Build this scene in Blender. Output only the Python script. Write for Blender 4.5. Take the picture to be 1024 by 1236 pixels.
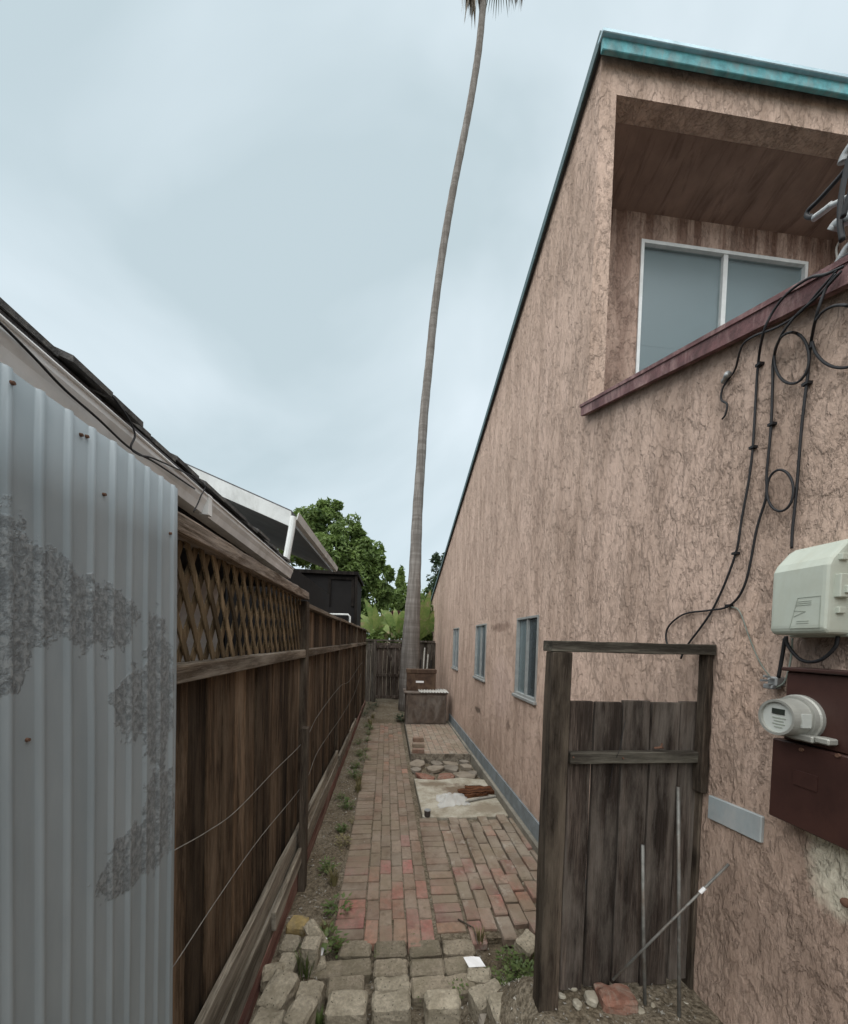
import bpy, bmesh, math, random
from mathutils import Vector, Matrix, noise
R = math.radians
random.seed(7)
for o in list(bpy.data.objects): bpy.data.objects.remove(o)
S = bpy.context.scene
COL = S.collection

# ------------------------------------------------------------------ camera
EYE = Vector((0, 0, 1.95)); FPX = 450.0; PX, PY = 512.0, 786.0      # photo is 1024 x 1236
YAW, PITCH, ROLL = R(5.38), R(-1.62), R(1.7)
ROT = Matrix.Rotation(-YAW, 3, 'Z') @ Matrix.Rotation(math.pi/2 + PITCH, 3, 'X') @ Matrix.Rotation(ROLL, 3, 'Z')
cd = bpy.data.cameras.new('camera'); cam = bpy.data.objects.new('camera', cd); COL.objects.link(cam)
cam.matrix_world = Matrix.Translation(EYE) @ ROT.to_4x4()
cd.sensor_fit = 'HORIZONTAL'; cd.sensor_width = 36.0; cd.lens = FPX/1024*36
cd.shift_y = (PY - 618)/1024; cd.shift_x = 0
cd.clip_start = 0.02; cd.clip_end = 2000
S.camera = cam

# ------------------------------------------------------------------ sky, sun, exposure
SUN_EL, SUN_AZ = R(64), R(-148)       # azimuth from +Y, clockwise
w = bpy.data.worlds.new('World'); S.world = w; w.use_nodes = True
nt = w.node_tree; nt.nodes.clear()
def N(t, typ, **kw):
    n = t.nodes.new(typ)
    for k, v in kw.items(): setattr(n, k, v)
    return n
out = N(nt, 'ShaderNodeOutputWorld'); bg = N(nt, 'ShaderNodeBackground'); bg.inputs['Strength'].default_value = 0.1
sky = N(nt, 'ShaderNodeTexSky', sky_type='NISHITA'); sky.sun_disc = False
sky.sun_elevation = SUN_EL; sky.sun_rotation = SUN_AZ
tc = N(nt, 'ShaderNodeTexCoord')
mp = N(nt, 'ShaderNodeMapping'); mp.inputs['Scale'].default_value = (1.0, 1.0, 1.5); mp.inputs['Location'].default_value = (3.1, 0.4, 0.2)
nz = N(nt, 'ShaderNodeTexNoise'); nz.inputs['Scale'].default_value = 1.5; nz.inputs['Detail'].default_value = 5; nz.inputs['Roughness'].default_value = 0.48; nz.inputs['Distortion'].default_value = 0.5
cr = N(nt, 'ShaderNodeValToRGB'); cr.color_ramp.elements[0].position = 0.33; cr.color_ramp.elements[1].position = 0.66
cr.color_ramp.elements[0].color = (1.86, 2.22, 2.33, 1); cr.color_ramp.elements[1].color = (2.82, 3.14, 3.32, 1)
mx = N(nt, 'ShaderNodeMix', data_type='RGBA'); mx.inputs[0].default_value = 0.94
L = nt.links.new
L(tc.outputs['Generated'], mp.inputs['Vector']); L(mp.outputs[0], nz.inputs['Vector']); L(nz.outputs['Fac'], cr.inputs[0])
L(sky.outputs[0], mx.inputs['A']); L(cr.outputs[0], mx.inputs['B']); L(mx.outputs['Result'], bg.inputs['Color']); L(bg.outputs[0], out.inputs[0])
sl = bpy.data.lights.new('sun', 'SUN'); sl.energy = 1.5; sl.angle = R(95); sl.color = (1, .97, .93)
so = bpy.data.objects.new('sun', sl); COL.objects.link(so)
sd = Vector((math.sin(SUN_AZ)*math.cos(SUN_EL), math.cos(SUN_AZ)*math.cos(SUN_EL), math.sin(SUN_EL)))
so.rotation_euler = sd.to_track_quat('Z', 'Y').to_euler(); so.location = sd*40
S.render.engine = 'CYCLES'
S.view_settings.view_transform = 'Standard'; S.view_settings.look = 'None'; S.view_settings.gamma = 1
S.view_settings.use_curve_mapping = False; S.view_settings.exposure = 1.62

# ------------------------------------------------------------------ pixel -> place helpers
def ray(u, v): return ROT @ Vector(((u-PX)/FPX, -(v-PY)/FPX, -1))
def hx(u, v, X): d = ray(u, v); return EYE + d*(X/d.x)
def hy(u, v, Y): d = ray(u, v); return EYE + d*(Y/d.y)
def hz(u, v, Z=0.0): d = ray(u, v); return EYE + d*((Z-EYE.z)/d.z)

# ------------------------------------------------------------------ materials
MATS = {}
class G:
    """small node-graph helper"""
    def __init__(s, name, rough=.8, metal=0.0, spec=.3):
        s.m = bpy.data.materials.new(name); s.m.use_nodes = True; s.t = s.m.node_tree
        s.b = s.t.nodes['Principled BSDF']; s.b.inputs['Roughness'].default_value = rough
        s.b.inputs['Metallic'].default_value = metal; s.b.inputs['Specular IOR Level'].default_value = spec
        s.geo = s.n('ShaderNodeNewGeometry'); s.oi = s.n('ShaderNodeObjectInfo'); s.pos = s.geo.outputs['Position']
        MATS[name] = s.m
    def n(s, typ, **kw): return N(s.t, typ, **kw)
    def l(s, a, b): s.t.links.new(a, b)
    def mapv(s, scale=(1, 1, 1), loc=(0, 0, 0), rot=(0, 0, 0), rnd=0, src=None):
        p = src or s.pos
        if rnd:
            c = s.n('ShaderNodeVectorMath', operation='SCALE'); c.inputs[0].default_value = (rnd, rnd*1.7, rnd*.6); s.l(s.oi.outputs['Random'], c.inputs['Scale'])
            a = s.n('ShaderNodeVectorMath', operation='ADD'); s.l(p, a.inputs[0]); s.l(c.outputs[0], a.inputs[1]); p = a.outputs[0]
        m = s.n('ShaderNodeMapping'); s.l(p, m.inputs['Vector'])
        m.inputs['Scale'].default_value = scale; m.inputs['Location'].default_value = loc; m.inputs['Rotation'].default_value = rot
        return m.outputs[0]
    def noise(s, vec, scale, detail=4, rough=.55, dist=0.0):
        n = s.n('ShaderNodeTexNoise'); s.l(vec, n.inputs['Vector']); n.inputs['Scale'].default_value = scale
        n.inputs['Detail'].default_value = detail; n.inputs['Roughness'].default_value = rough; n.inputs['Distortion'].default_value = dist
        return n.outputs['Fac']
    def voro(s, vec, scale, feature='F1'):
        n = s.n('ShaderNodeTexVoronoi', feature=feature); s.l(vec, n.inputs['Vector']); n.inputs['Scale'].default_value = scale
        return n.outputs['Distance']
    def ramp(s, fac, *stops, interp='LINEAR'):
        r = s.n('ShaderNodeValToRGB'); s.l(fac, r.inputs[0]); e = r.color_ramp.elements; r.color_ramp.interpolation = interp
        while len(e) < len(stops): e.new(.5)
        for i, (p, c) in enumerate(stops):
            e[i].position = p; e[i].color = (c, c, c, 1) if isinstance(c, (int, float)) else (*c, 1)
        return r.outputs[0]
    def mix(s, fac, a, b, mode='MIX'):
        m = s.n('ShaderNodeMix', data_type='RGBA', blend_type=mode)
        for v, i in ((fac, m.inputs[0]), (a, m.inputs['A']), (b, m.inputs['B'])):
            if isinstance(v, (int, float)): i.default_value = v if i.type == 'VALUE' else (v, v, v, 1)
            elif isinstance(v, tuple): i.default_value = (*v, 1)
            else: s.l(v, i)
        return m.outputs['Result']
    def math(s, op, a, b=0.0, clamp=False):
        m = s.n('ShaderNodeMath', operation=op, use_clamp=clamp)
        for v, i in ((a, m.inputs[0]), (b, m.inputs[1])):
            if isinstance(v, (int, float)): i.default_value = v
            else: s.l(v, i)
        return m.outputs[0]
    def blob(s, c, r, soft=.35, dist=.5, nscale=9, seed=0):
        """0..1 mask of an uneven spot at world point c with radii r"""
        m = s.n('ShaderNodeMapping', vector_type='TEXTURE'); s.l(s.pos, m.inputs['Vector']); m.inputs['Location'].default_value = c; m.inputs['Scale'].default_value = r
        ln = s.n('ShaderNodeVectorMath', operation='LENGTH'); s.l(m.outputs[0], ln.inputs[0])
        nn = s.noise(s.mapv(loc=(seed, seed*.7, 0)), nscale, 5, .65)
        d = s.math('ADD', ln.outputs['Value'], s.math('MULTIPLY', s.math('SUBTRACT', nn, .5), dist*2.2))
        return s.ramp(d, (1-soft, 1.0), (1.0, 0.0))
    def color(s, c):
        if isinstance(c, tuple): s.b.inputs['Base Color'].default_value = (*c, 1)
        else: s.l(c, s.b.inputs['Base Color'])
    def bump(s, h, dist=.004, strength=1.0, prev=None):
        b = s.n('ShaderNodeBump'); b.inputs['Distance'].default_value = dist; b.inputs['Strength'].default_value = strength; s.l(h, b.inputs['Height'])
        if prev: s.l(prev, b.inputs['Normal'])
        s.l(b.outputs[0], s.b.inputs['Normal']); return b.outputs[0]

def stucco(name, base, dark, patches=True):
    g = G(name, .93, spec=.12)
    big = g.noise(g.mapv((1, 1, .5)), 1.3, 4, .6)
    streak = g.noise(g.mapv((2.2, 2.2, .5)), 2.6, 7, .68)
    col = g.mix(g.ramp(big, (.33, 0), (.68, 1)), base, tuple(x*y for x, y in zip(base, (1.10, 1.10, 1.12))))
    col = g.mix(g.ramp(streak, (.42, .0), (.66, .70)), col, dark)
    # skip-trowel relief: flat torn plateaus pulled downwards
    w1 = g.noise(g.mapv((1, 1, .50), rot=(.30, .1, 0)), 10, 7, .64, .15)
    w2 = g.noise(g.mapv((1, 1, .42), rot=(-.25, 0, 0), loc=(5, 2, 1)), 27, 6, .64, .2)
    pick = g.ramp(g.noise(g.mapv((1.6, 1.6, .9), loc=(9, 0, 4)), 2.6, 4, .6), (.38, 0), (.60, 1))
    h1 = g.ramp(w1, (.38, 0), (.475, .2), (.525, .8), (.64, 1))
    h2 = g.math('MULTIPLY', g.ramp(w2, (.40, 0), (.49, .2), (.54, .8), (.64, 1)), g.math('ADD', .2, g.math('MULTIPLY', pick, .8)))
    fine = g.noise(g.pos, 110, 4, .7)
    midr = g.noise(g.mapv((1, 1, .6)), 46, 6, .72)
    col = g.mix(g.ramp(midr, (.33, .5), (.47, 0)), col, tuple(x*.62 for x in base))
    h = g.math('ADD', g.math('ADD', g.math('MULTIPLY', midr, .75), h1), g.math('ADD', g.math('MULTIPLY', h2, .6), g.math('MULTIPLY', fine, .26)))
    e1 = g.ramp(w1, (.472, 0), (.492, 1), (.500, 0)); e2 = g.ramp(w2, (.50, 0), (.522, 1), (.530, 0))
    dirt = g.math('MULTIPLY', g.math('MAXIMUM', e1, e2), g.math('ADD', .0, g.math('MULTIPLY', pick, .26)))
    col = g.mix(dirt, col, tuple(x*.42 for x in base))      # crevice shade painted into the torn edges, along with dirt
    col = g.mix(g.ramp(fine, (.30, .25), (.5, 0)), col, tuple(x*.75 for x in base))
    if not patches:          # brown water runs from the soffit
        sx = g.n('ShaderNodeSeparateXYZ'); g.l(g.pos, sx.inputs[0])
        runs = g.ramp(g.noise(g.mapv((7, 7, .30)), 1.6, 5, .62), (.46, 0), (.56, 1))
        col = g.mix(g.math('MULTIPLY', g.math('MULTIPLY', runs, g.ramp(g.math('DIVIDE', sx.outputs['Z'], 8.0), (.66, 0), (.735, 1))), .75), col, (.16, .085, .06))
    if patches:
        for c, r, k, cc, sd_ in PATCHES:
            m = g.blob(c, r, .45, .35 if sd_ < 3 else .8, 16, sd_)
            col = g.mix(g.math('MULTIPLY', m, k), col, cc)
    g.color(col); g.bump(h, .0125, 1.0)
    return g.m

def wood(name, lo, hi, axis='z', contrast=1.0, tint=None, rough=.88, grey=None):
    g = G(name, rough, spec=.15)
    sc = {'z': (1, 1, .045), 'y': (1, .045, 1), 'x': (.045, 1, 1)}[axis]
    v = g.mapv(sc, rnd=13.0)
    grain = g.noise(v, 48, 8, .74, .6)
    fineg = g.noise(v, 190, 5, .7, .3)
    wide = g.noise(v, 9, 3, .5, .9)
    ksc = {'z': (1, 1, .40), 'y': (1, .40, 1), 'x': (.40, 1, 1)}[axis]
    knot = g.ramp(g.voro(g.mapv(ksc, rnd=7.0), 5.5), (.05, 1), (.11, .6), (.16, 0))
    blot = g.noise(g.mapv(tuple(.16 if q < .5 else 1 for q in sc), rnd=4.0), 7.5, 7, .72)
    c = g.mix(g.ramp(grain, (.38, 0), (.62, 1)), lo, hi)
    c = g.mix(g.ramp(wide, (.38, .85), (.60, 0)), c, tuple(x*.35 for x in lo))
    c = g.mix(g.ramp(fineg, (.36, .75), (.56, 0)), c, tuple(x*.5 for x in lo))
    c = g.mix(g.ramp(fineg, (.60, 0), (.75, .45)), c, tuple(min(1, x*1.7) for x in hi))
    c = g.mix(g.math('MULTIPLY', knot, .75), c, tuple(x*.4 for x in lo))
    if grey: c = g.mix(g.ramp(blot, (.46, 0), (.66, .8)), c, grey)
    r = g.ramp(g.oi.outputs['Random'], (0, 1-.38*contrast), (1, 1+.42*contrast))
    c = g.mix(1.0, c, r, 'MULTIPLY')
    g.color(c); g.bump(g.math('ADD', g.math('ADD', grain, g.math('MULTIPLY', fineg, .7)), g.math('MULTIPLY', wide, .6)), .005, 1.0)
    return g.m

def plain(name, c, rough=.6, metal=0.0, var=.25, nscale=8, bump=.001, spec=.3, dirt=None):
    g = G(name, rough, metal, spec)
    n = g.noise(g.mapv(rnd=5.0), nscale, 5, .62)
    col = g.mix(g.ramp(n, (.3, 0), (.7, 1)), tuple(x*(1-var) for x in c), tuple(min(1, x*(1+var*.6)) for x in c))
    if dirt:
        d = g.noise(g.mapv((1, 1, .4), rnd=3.0), nscale*.7, 6, .7, .8)
        col = g.mix(g.ramp(d, (.47, 0), (.68, .8)), col, dirt)
    g.color(col)
    if bump: g.bump(g.noise(g.mapv(rnd=5.0), nscale*9, 3), bump, .8)
    return g.m

def brickmat(name, dusty):
    g = G(name, .95, spec=.1)
    n = g.noise(g.mapv(), 26, 6, .68)
    blot = g.noise(g.mapv(), 4.3, 5, .62)
    c = g.mix(.25, g.oi.outputs['Color'], g.mix(g.oi.outputs['Random'], (.29, .165, .128), (.20, .145, .108)))
    c = g.mix(g.ramp(n, (.36, .55), (.66, 0)), c, (.10, .07, .052))
    c = g.mix(g.ramp(blot, (.36, .05), (.64, dusty)), c, (.33, .285, .23))
    c = g.mix(g.ramp(g.noise(g.mapv(loc=(4, 1, 0)), 7.5, 6, .7), (.62, 0), (.76, .55)), c, (.045, .042, .030))
    if dusty > .6: c = g.mix(g.ramp(g.noise(g.mapv(loc=(1, 9, 0)), 6.5, 7, .72), (.56, 0), (.68, .75)), c, (.40, .37, .32))
    cov = g.noise(g.mapv((1, .7, 1), loc=(2, 7, 0)), 2.4, 7, .68)
    c = g.mix(g.ramp(cov, (.47, 0), (.60, .62)), c, (.215, .175, .125))
    c = g.mix(g.ramp(g.noise(g.mapv(loc=(8, 3, 0)), 11, 6, .7), (.58, 0), (.70, .5)), c, (.085, .066, .046))
    g.color(c); g.bump(n, .004, .9)
    return g.m

def blockmat(name, base, stain):
    g = G(name, .95, spec=.1)
    n = g.noise(g.pos, 60, 5, .7); b = g.noise(g.mapv(rnd=2.0), 8, 6, .65)
    c = g.mix(g.ramp(n, (.35, 0), (.68, 1)), tuple(x*.68 for x in base), tuple(x*1.2 for x in base))
    c = g.mix(g.ramp(b, (.42, 0), (.66, .85)), c, stain)
    c = g.mix(g.ramp(g.voro(g.mapv(rnd=2.0), 38), (.10, .8), (.17, 0)), c, (.06, .055, .04))
    c = g.mix(1.0, c, g.oi.outputs['Color'], 'MULTIPLY')
    g.color(c); g.bump(g.math('ADD', n, g.math('MULTIPLY', b, 2.0)), .006, .9)
    return g.m

def leafmat(name, a, b, trans=.25, dead=None):
    g = G(name, .5, spec=.35)
    n = g.noise(g.mapv(rnd=3.0), 1.7, 3, .6); n2 = g.noise(g.mapv(), 13, 2)
    c = g.mix(g.ramp(g.math('ADD', g.math('MULTIPLY', n, .6), g.math('MULTIPLY', n2, .4)), (.36, 0), (.64, 1)), a, b)
    if dead: c = g.mix(g.ramp(g.noise(g.mapv(rnd=9.0), 5, 4, .6), (.55, 0), (.66, 1)), c, dead)
    g.color(c)
    tr = g.n('ShaderNodeBsdfTranslucent'); g.l(c, tr.inputs['Color'])
    ms = g.n('ShaderNodeMixShader'); ms.inputs[0].default_value = trans
    o = g.t.nodes['Material Output']; g.l(g.b.outputs[0], ms.inputs[1]); g.l(tr.outputs[0], ms.inputs[2]); g.l(ms.outputs[0], o.inputs[0])
    return g.m

W = 1.45                                # x of the stucco wall face
def wp(u, v): p = hx(u, v, W); return tuple(p)
PATCHES = [
    (wp(1012, 1052), (.1, .10, .17), 1.0, (.78, .72, .58), 1),      # bare cream plaster under the panel
    (wp(1003, 1010), (.1, .08, .06), 1.0, (.76, .70, .55), 2),
    (wp(900, 800), (.1, .10, .35), .35, (.60, .42, .32), 5),
    (wp(605, 757), (.1, .50, .07), .65, (.20, .13, .10), 3),         # dark stain between the windows
    (wp(577, 857), (.1, .22, .06), .80, (.10, .075, .06), 4),
    (wp(613, 876), (.1, .10, .09), .55, (.13, .09, .07), 6),
    (wp(605, 830), (.1, .55, .5), .30, (.62, .47, .42), 7),
    (wp(950, 1160), (.1, .22, .22), .40, (.26, .19, .15), 9),
    (wp(885, 1120), (.1, .12, .30), .35, (.28, .20, .155), 10),
    (wp(990, 790), (.1, .16, .10), .55, (.12, .09, .075), 8),
]
stucco('stucco', (.565, .420, .338), (.33, .235, .182))
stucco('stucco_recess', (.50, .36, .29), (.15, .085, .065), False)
def soffit_mat():
    g = G('soffit_paint', .8, spec=.2)
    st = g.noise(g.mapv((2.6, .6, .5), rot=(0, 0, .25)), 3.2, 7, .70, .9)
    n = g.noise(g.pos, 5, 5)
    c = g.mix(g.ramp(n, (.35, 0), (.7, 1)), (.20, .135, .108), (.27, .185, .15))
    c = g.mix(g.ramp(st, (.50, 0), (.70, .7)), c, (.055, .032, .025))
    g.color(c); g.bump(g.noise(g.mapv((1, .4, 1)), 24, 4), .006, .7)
soffit_mat()
wood('fence_wood', (.040, .026, .016), (.165, .108, .066), 'z', 1.7, grey=(.17, .125, .086))
wood('fence_rail', (.12, .09, .064), (.29, .235, .18), 'y', .4, grey=(.27, .235, .195))
wood('fence_post', (.05, .034, .023), (.15, .108, .075), 'z', .5, grey=(.16, .13, .10))
wood('lattice_wood', (.13, .09, .05), (.31, .225, .135), 'z', .6)
wood('cap_wood', (.09, .062, .042), (.38, .31, .25), 'y', .3, grey=(.36, .31, .27))
wood('grey_plank', (.15, .125, .095), (.40, .35, .28), 'y', .5, grey=(.31, .28, .23))
wood('red_plank', (.15, .07, .056), (.28, .14, .115), 'y', .2, grey=(.27, .18, .145))
wood('gate_wood', (.036, .027, .022), (.14, .110, .091), 'z', .8, grey=(.15, .13, .112))
wood('gate_rail', (.055, .047, .038), (.165, .148, .12), 'x', .3, grey=(.17, .16, .13))
wood('gate_post', (.036, .027, .020), (.15, .115, .088), 'z', .4, grey=(.125, .102, .078))
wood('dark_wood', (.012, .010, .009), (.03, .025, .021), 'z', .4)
wood('back_wood', (.075, .062, .05), (.20, .172, .145), 'z', .5, grey=(.17, .155, .135))
wood('rot_wood', (.05, .02, .010), (.20, .085, .04), 'x', .5)
brickmat('path_brick', .50); brickmat('patio_brick', .70)
blockmat('grey_block', (.345, .305, .235), (.19, .165, .12))
blockmat('paving_block', (.24, .205, .155), (.14, .122, .085))
def concrete(name, base, stain, spots=()):
    g = G(name, .92, spec=.15)
    a = g.noise(g.pos, 5, 6, .65); b = g.noise(g.pos, 55, 4, .7)
    c = g.mix(g.ramp(a, (.40, 0), (.66, 1)), base, stain)
    c = g.mix(g.ramp(b, (.3, .25), (.6, 0)), c, (.1, .09, .07))
    for p_, r_, cc in spots: c = g.mix(g.math('MULTIPLY', g.blob(p_, r_, .5, .7, 9, 3), .8), c, cc)
    g.color(c); g.bump(g.math('ADD', b, g.math('MULTIPLY', a, 2)), .004, .8)
concrete('slab_concrete', (.46, .43, .355), (.27, .235, .175), [((1.05, 4.75, 0), (.42, .22, 1), (.13, .085, .055)), ((.62, 4.95, 0), (.3, .10, 1), (.17, .13, .09)), ((1.2, 4.2, 0), (.3, .16, 1), (.22, .18, .13))])
concrete('rubble_concrete', (.27, .24, .20), (.15, .13, .105))
concrete('paver_pale', (.30, .26, .21), (.20, .165, .125))
concrete('footing', (.27, .25, .21), (.16, .15, .125))
def soil():
    g = G('soil', .97, spec=.08)
    a = g.noise(g.pos, 2.2, 6, .65); b = g.noise(g.pos, 38, 5, .75); v = g.voro(g.pos, 55)
    c = g.mix(g.ramp(a, (.38, 0), (.66, 1)), (.185, .15, .105), (.29, .25, .19))
    c = g.mix(g.ramp(b, (.38, .75), (.60, 0)), c, (.052, .040, .026))
    c = g.mix(g.ramp(b, (.66, 0), (.74, .8)), c, (.36, .33, .27))
    g.color(c); g.bump(g.math('ADD', b, g.math('MULTIPLY', v, -.6)), .018, 1.0)
soil()
plain('teal_paint', (.10, .32, .35), .6, var=.45, nscale=14, bump=.003, dirt=(.22, .27, .26))
plain('roof_flashing', (.38, .52, .58), .45, .3, .25, 10)
plain('drip_edge', (.07, .12, .13), .6, var=.3)
plain('roofing', (.10, .10, .105), .95, var=.35, nscale=20, bump=.004)
plain('shingle', (.085, .082, .08), .95, var=.5, nscale=22, bump=.005, dirt=(.20, .19, .17))
plain('maroon_cap', (.14, .066, .066), .65, var=.5, nscale=16, bump=.003, dirt=(.34, .22, .205))
plain('maroon_panel', (.042, .018, .0145), .5, var=.28, nscale=7, bump=.0006, spec=.4, dirt=(.055, .024, .018))
plain('white_alu', (.66, .67, .66), .45, .2, .14, 12)
plain('grey_alu', (.36, .37, .36), .45, .35, .2, 12)
plain('white_paint', (.62, .64, .63), .6, var=.15, nscale=5, dirt=(.40, .41, .39))
plain('gutter_paint', (.74, .74, .73), .55, var=.16, nscale=4, dirt=(.50, .49, .46))
plain('base_board', (.205, .235, .25), .75, var=.25, nscale=9, bump=.002, dirt=(.13, .14, .14))
plain('grey_strip', (.43, .49, .51), .5, .3, .15, 10, dirt=(.55, .56, .55))
plain('box_plastic', (.43, .465, .405), .55, var=.10, nscale=5, bump=.0004, dirt=(.36, .37, .30))
plain('box_shade', (.43, .46, .395), .55, var=.07, nscale=5, bump=.0004)
plain('box_print', (.30, .33, .28), .6, var=.1)
plain('meter_grey', (.33, .33, .30), .4, .3, .12, 14)
plain('meter_face', (.46, .48, .45), .5, var=.05)
plain('meter_lcd', (.03, .035, .03), .25, var=.1, bump=0)
plain('galv_rod', (.22, .22, .205), .55, .4, .35, 30, dirt=(.16, .12, .09))
plain('rust', (.14, .075, .05), .9, var=.4, nscale=30)
plain('cable_black', (.017, .017, .019), .55, var=.3, bump=0)
plain('cable_grey', (.20, .23, .20), .6, var=.2, bump=0)
plain('connector_grey', (.34, .35, .35), .45, .5, .25, 40)
plain('wire', (.25, .235, .21), .6, .3, .35, 20, bump=0)
plain('stake_grey', (.27, .26, .235), .8, var=.3, nscale=20)
plain('pale_wall', (.78, .74, .70), .9, var=.12, nscale=3)
plain('eave_shade', (.011, .010, .010), .9, var=.3, nscale=3)  # near black: the shade under the eaves is put into the colour
plain('soffit_white', (.33, .33, .32), .8, var=.2, nscale=4)
plain('curtain', (.33, .335, .33), .95, var=.06, nscale=2, bump=0)
plain('blind', (.07, .075, .078), .9, var=.08, nscale=2, bump=0)
plain('dark_room', (.03, .034, .036), .9, bump=0)
plain('cabinet_metal', (.115, .088, .070), .8, var=.45, nscale=6, bump=.002, dirt=(.20, .18, .16))
plain('chest_rust', (.070, .042, .028), .8, var=.4, nscale=9, bump=.002, dirt=(.13, .085, .055))
plain('white_sheet', (.55, .55, .52), .6, .2, .2, 8, dirt=(.38, .36, .32))
plain('paper', (.80, .80, .80), .8, var=.03)
plain('red_brick', (.235, .115, .082), .93, var=.3, nscale=18, bump=.004, dirt=(.30, .25, .20))
plain('brown_can', (.05, .042, .038), .6, var=.3)
plain('pebble', (.33, .31, .27), .95, var=.45, nscale=9)
plain('flower_pink', (.42, .05, .10), .8, var=.3)
plain('yellow_block', (.36, .27, .12), .95, var=.35, nscale=14, bump=.004, dirt=(.16, .145, .11))
leafmat('tree_leaf', (.06, .105, .025), (.20, .28, .08), .38)
leafmat('dark_leaf', (.022, .045, .020), (.05, .085, .035), .15)
leafmat('banana_leaf', (.12, .20, .05), (.26, .32, .10), .38, dead=(.33, .27, .15))
leafmat('purple_leaf', (.07, .022, .03), (.13, .05, .05), .2)
leafmat('weed_leaf', (.075, .12, .035), (.15, .19, .065), .3)
leafmat('dry_weed', (.17, .155, .07), (.27, .235, .12), .25)
leafmat('palm_leaf', (.05, .075, .035), (.11, .12, .06), .2)
leafmat('palm_dead', (.085, .070, .052), (.15, .125, .09), .1)
plain('bark', (.10, .082, .065), .95, var=.4, nscale=14, bump=.01)
def palmbark():
    g = G('palm_bark', .95, spec=.1)
    rings = g.noise(g.mapv((.35, .35, 6.5)), 1.6, 4, .6, .5); st = g.noise(g.mapv((9, 9, .5)), 2, 5, .65)
    c = g.mix(g.ramp(rings, (.36, 0), (.64, 1)), (.175, .16, .145), (.255, .238, .22))
    c = g.mix(g.ramp(st, (.42, .6), (.6, 0)), c, (.10, .088, .078))
    g.color(c); g.bump(g.math('ADD', rings, g.math('MULTIPLY', st, .6)), .015, .9)
palmbark()
def glass(name, tint, rough=.04):
    g = G(name, rough, spec=.5); g.color(tint)
    tr = g.n('ShaderNodeBsdfTransparent'); tr.inputs[0].default_value = (.80, .85, .86, 1)
    gl = g.n('ShaderNodeBsdfGlossy'); gl.inputs['Roughness'].default_value = rough; gl.inputs[0].default_value = (.9, .95, 1, 1)
    fr = g.n('ShaderNodeLayerWeight'); fr.inputs[0].default_value = .5
    ms = g.n('ShaderNodeMixShader'); o = g.t.nodes['Material Output']
    g.l(g.math('ADD', g.math('MULTIPLY', g.math('POWER', fr.outputs['Facing'], 4.0), .8), .03), ms.inputs[0]); g.l(tr.outputs[0], ms.inputs[1]); g.l(gl.outputs[0], ms.inputs[2]); g.l(ms.outputs[0], o.inputs[0])
glass('window_glass', (.1, .12, .12), .35)
def bagmat():
    g = G('plastic_film', .3, spec=.5); g.color((.8, .82, .82))
    tr = g.n('ShaderNodeBsdfTransparent'); ms = g.n('ShaderNodeMixShader'); ms.inputs[0].default_value = .38
    o = g.t.nodes['Material Output']; g.l(tr.outputs[0], ms.inputs[1]); g.l(g.b.outputs[0], ms.inputs[2]); g.l(ms.outputs[0], o.inputs[0])
bagmat()
def sheetmat():
    """painted corrugated steel; the paint has wrinkled and lifted in patches"""
    g = G('corrugated_paint', .5, .15, .4)
    n = g.noise(g.mapv((1, 1, .25)), 6, 5, .6); f = g.noise(g.pos, 90, 3)
    c = g.mix(g.ramp(n, (.34, 0), (.68, 1)), (.245, .285, .305), (.32, .36, .38))
    c = g.mix(g.ramp(g.noise(g.mapv((1.0, 1.0, .08)), 26, 4, .6), (.58, 0), (.72, .35)), c, (.24, .265, .275))
    msk = None
    for (u, v, ru, rv, sd_) in SHEET_SPOTS:
        p = hx(u, v, SX); q = hx(u+ru, v, SX); q2 = hx(u, v+rv, SX)
        b = g.blob(tuple(p), (.2, abs(q.y-p.y), abs(q2.z-p.z)), .10, .75, 22, sd_)
        msk = b if msk is None else g.math('MAXIMUM', msk, b)
    wr = g.noise(g.mapv((1, 1, .8)), 95, 6, .68, .25)
    cw = g.ramp(wr, (.36, (.12, .132, .14)), (.48, (.18, .198, .206)), (.60, (.27, .292, .30)))
    g.color(g.mix(g.math('MULTIPLY', msk, .88), c, cw))
    h = g.math('ADD', g.math('MULTIPLY', f, .05), g.math('MULTIPLY', msk, g.math('MULTIPLY', g.ramp(wr, (.36, 0), (.58, 1)), 1.0)))
    g.bump(h, .0016, .8)
SX = -.63
SHEET_SPOTS = [(15, 720, 45, 105, 1), (60, 720, 55, 60, 2), (125, 745, 45, 42, 3), (165, 850, 22, 45, 4), (195, 840, 18, 95, 5), (165, 1035, 33, 38, 6), (195, 985, 20, 60, 7), (15, 800, 28, 45, 8)]
sheetmat()

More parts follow.
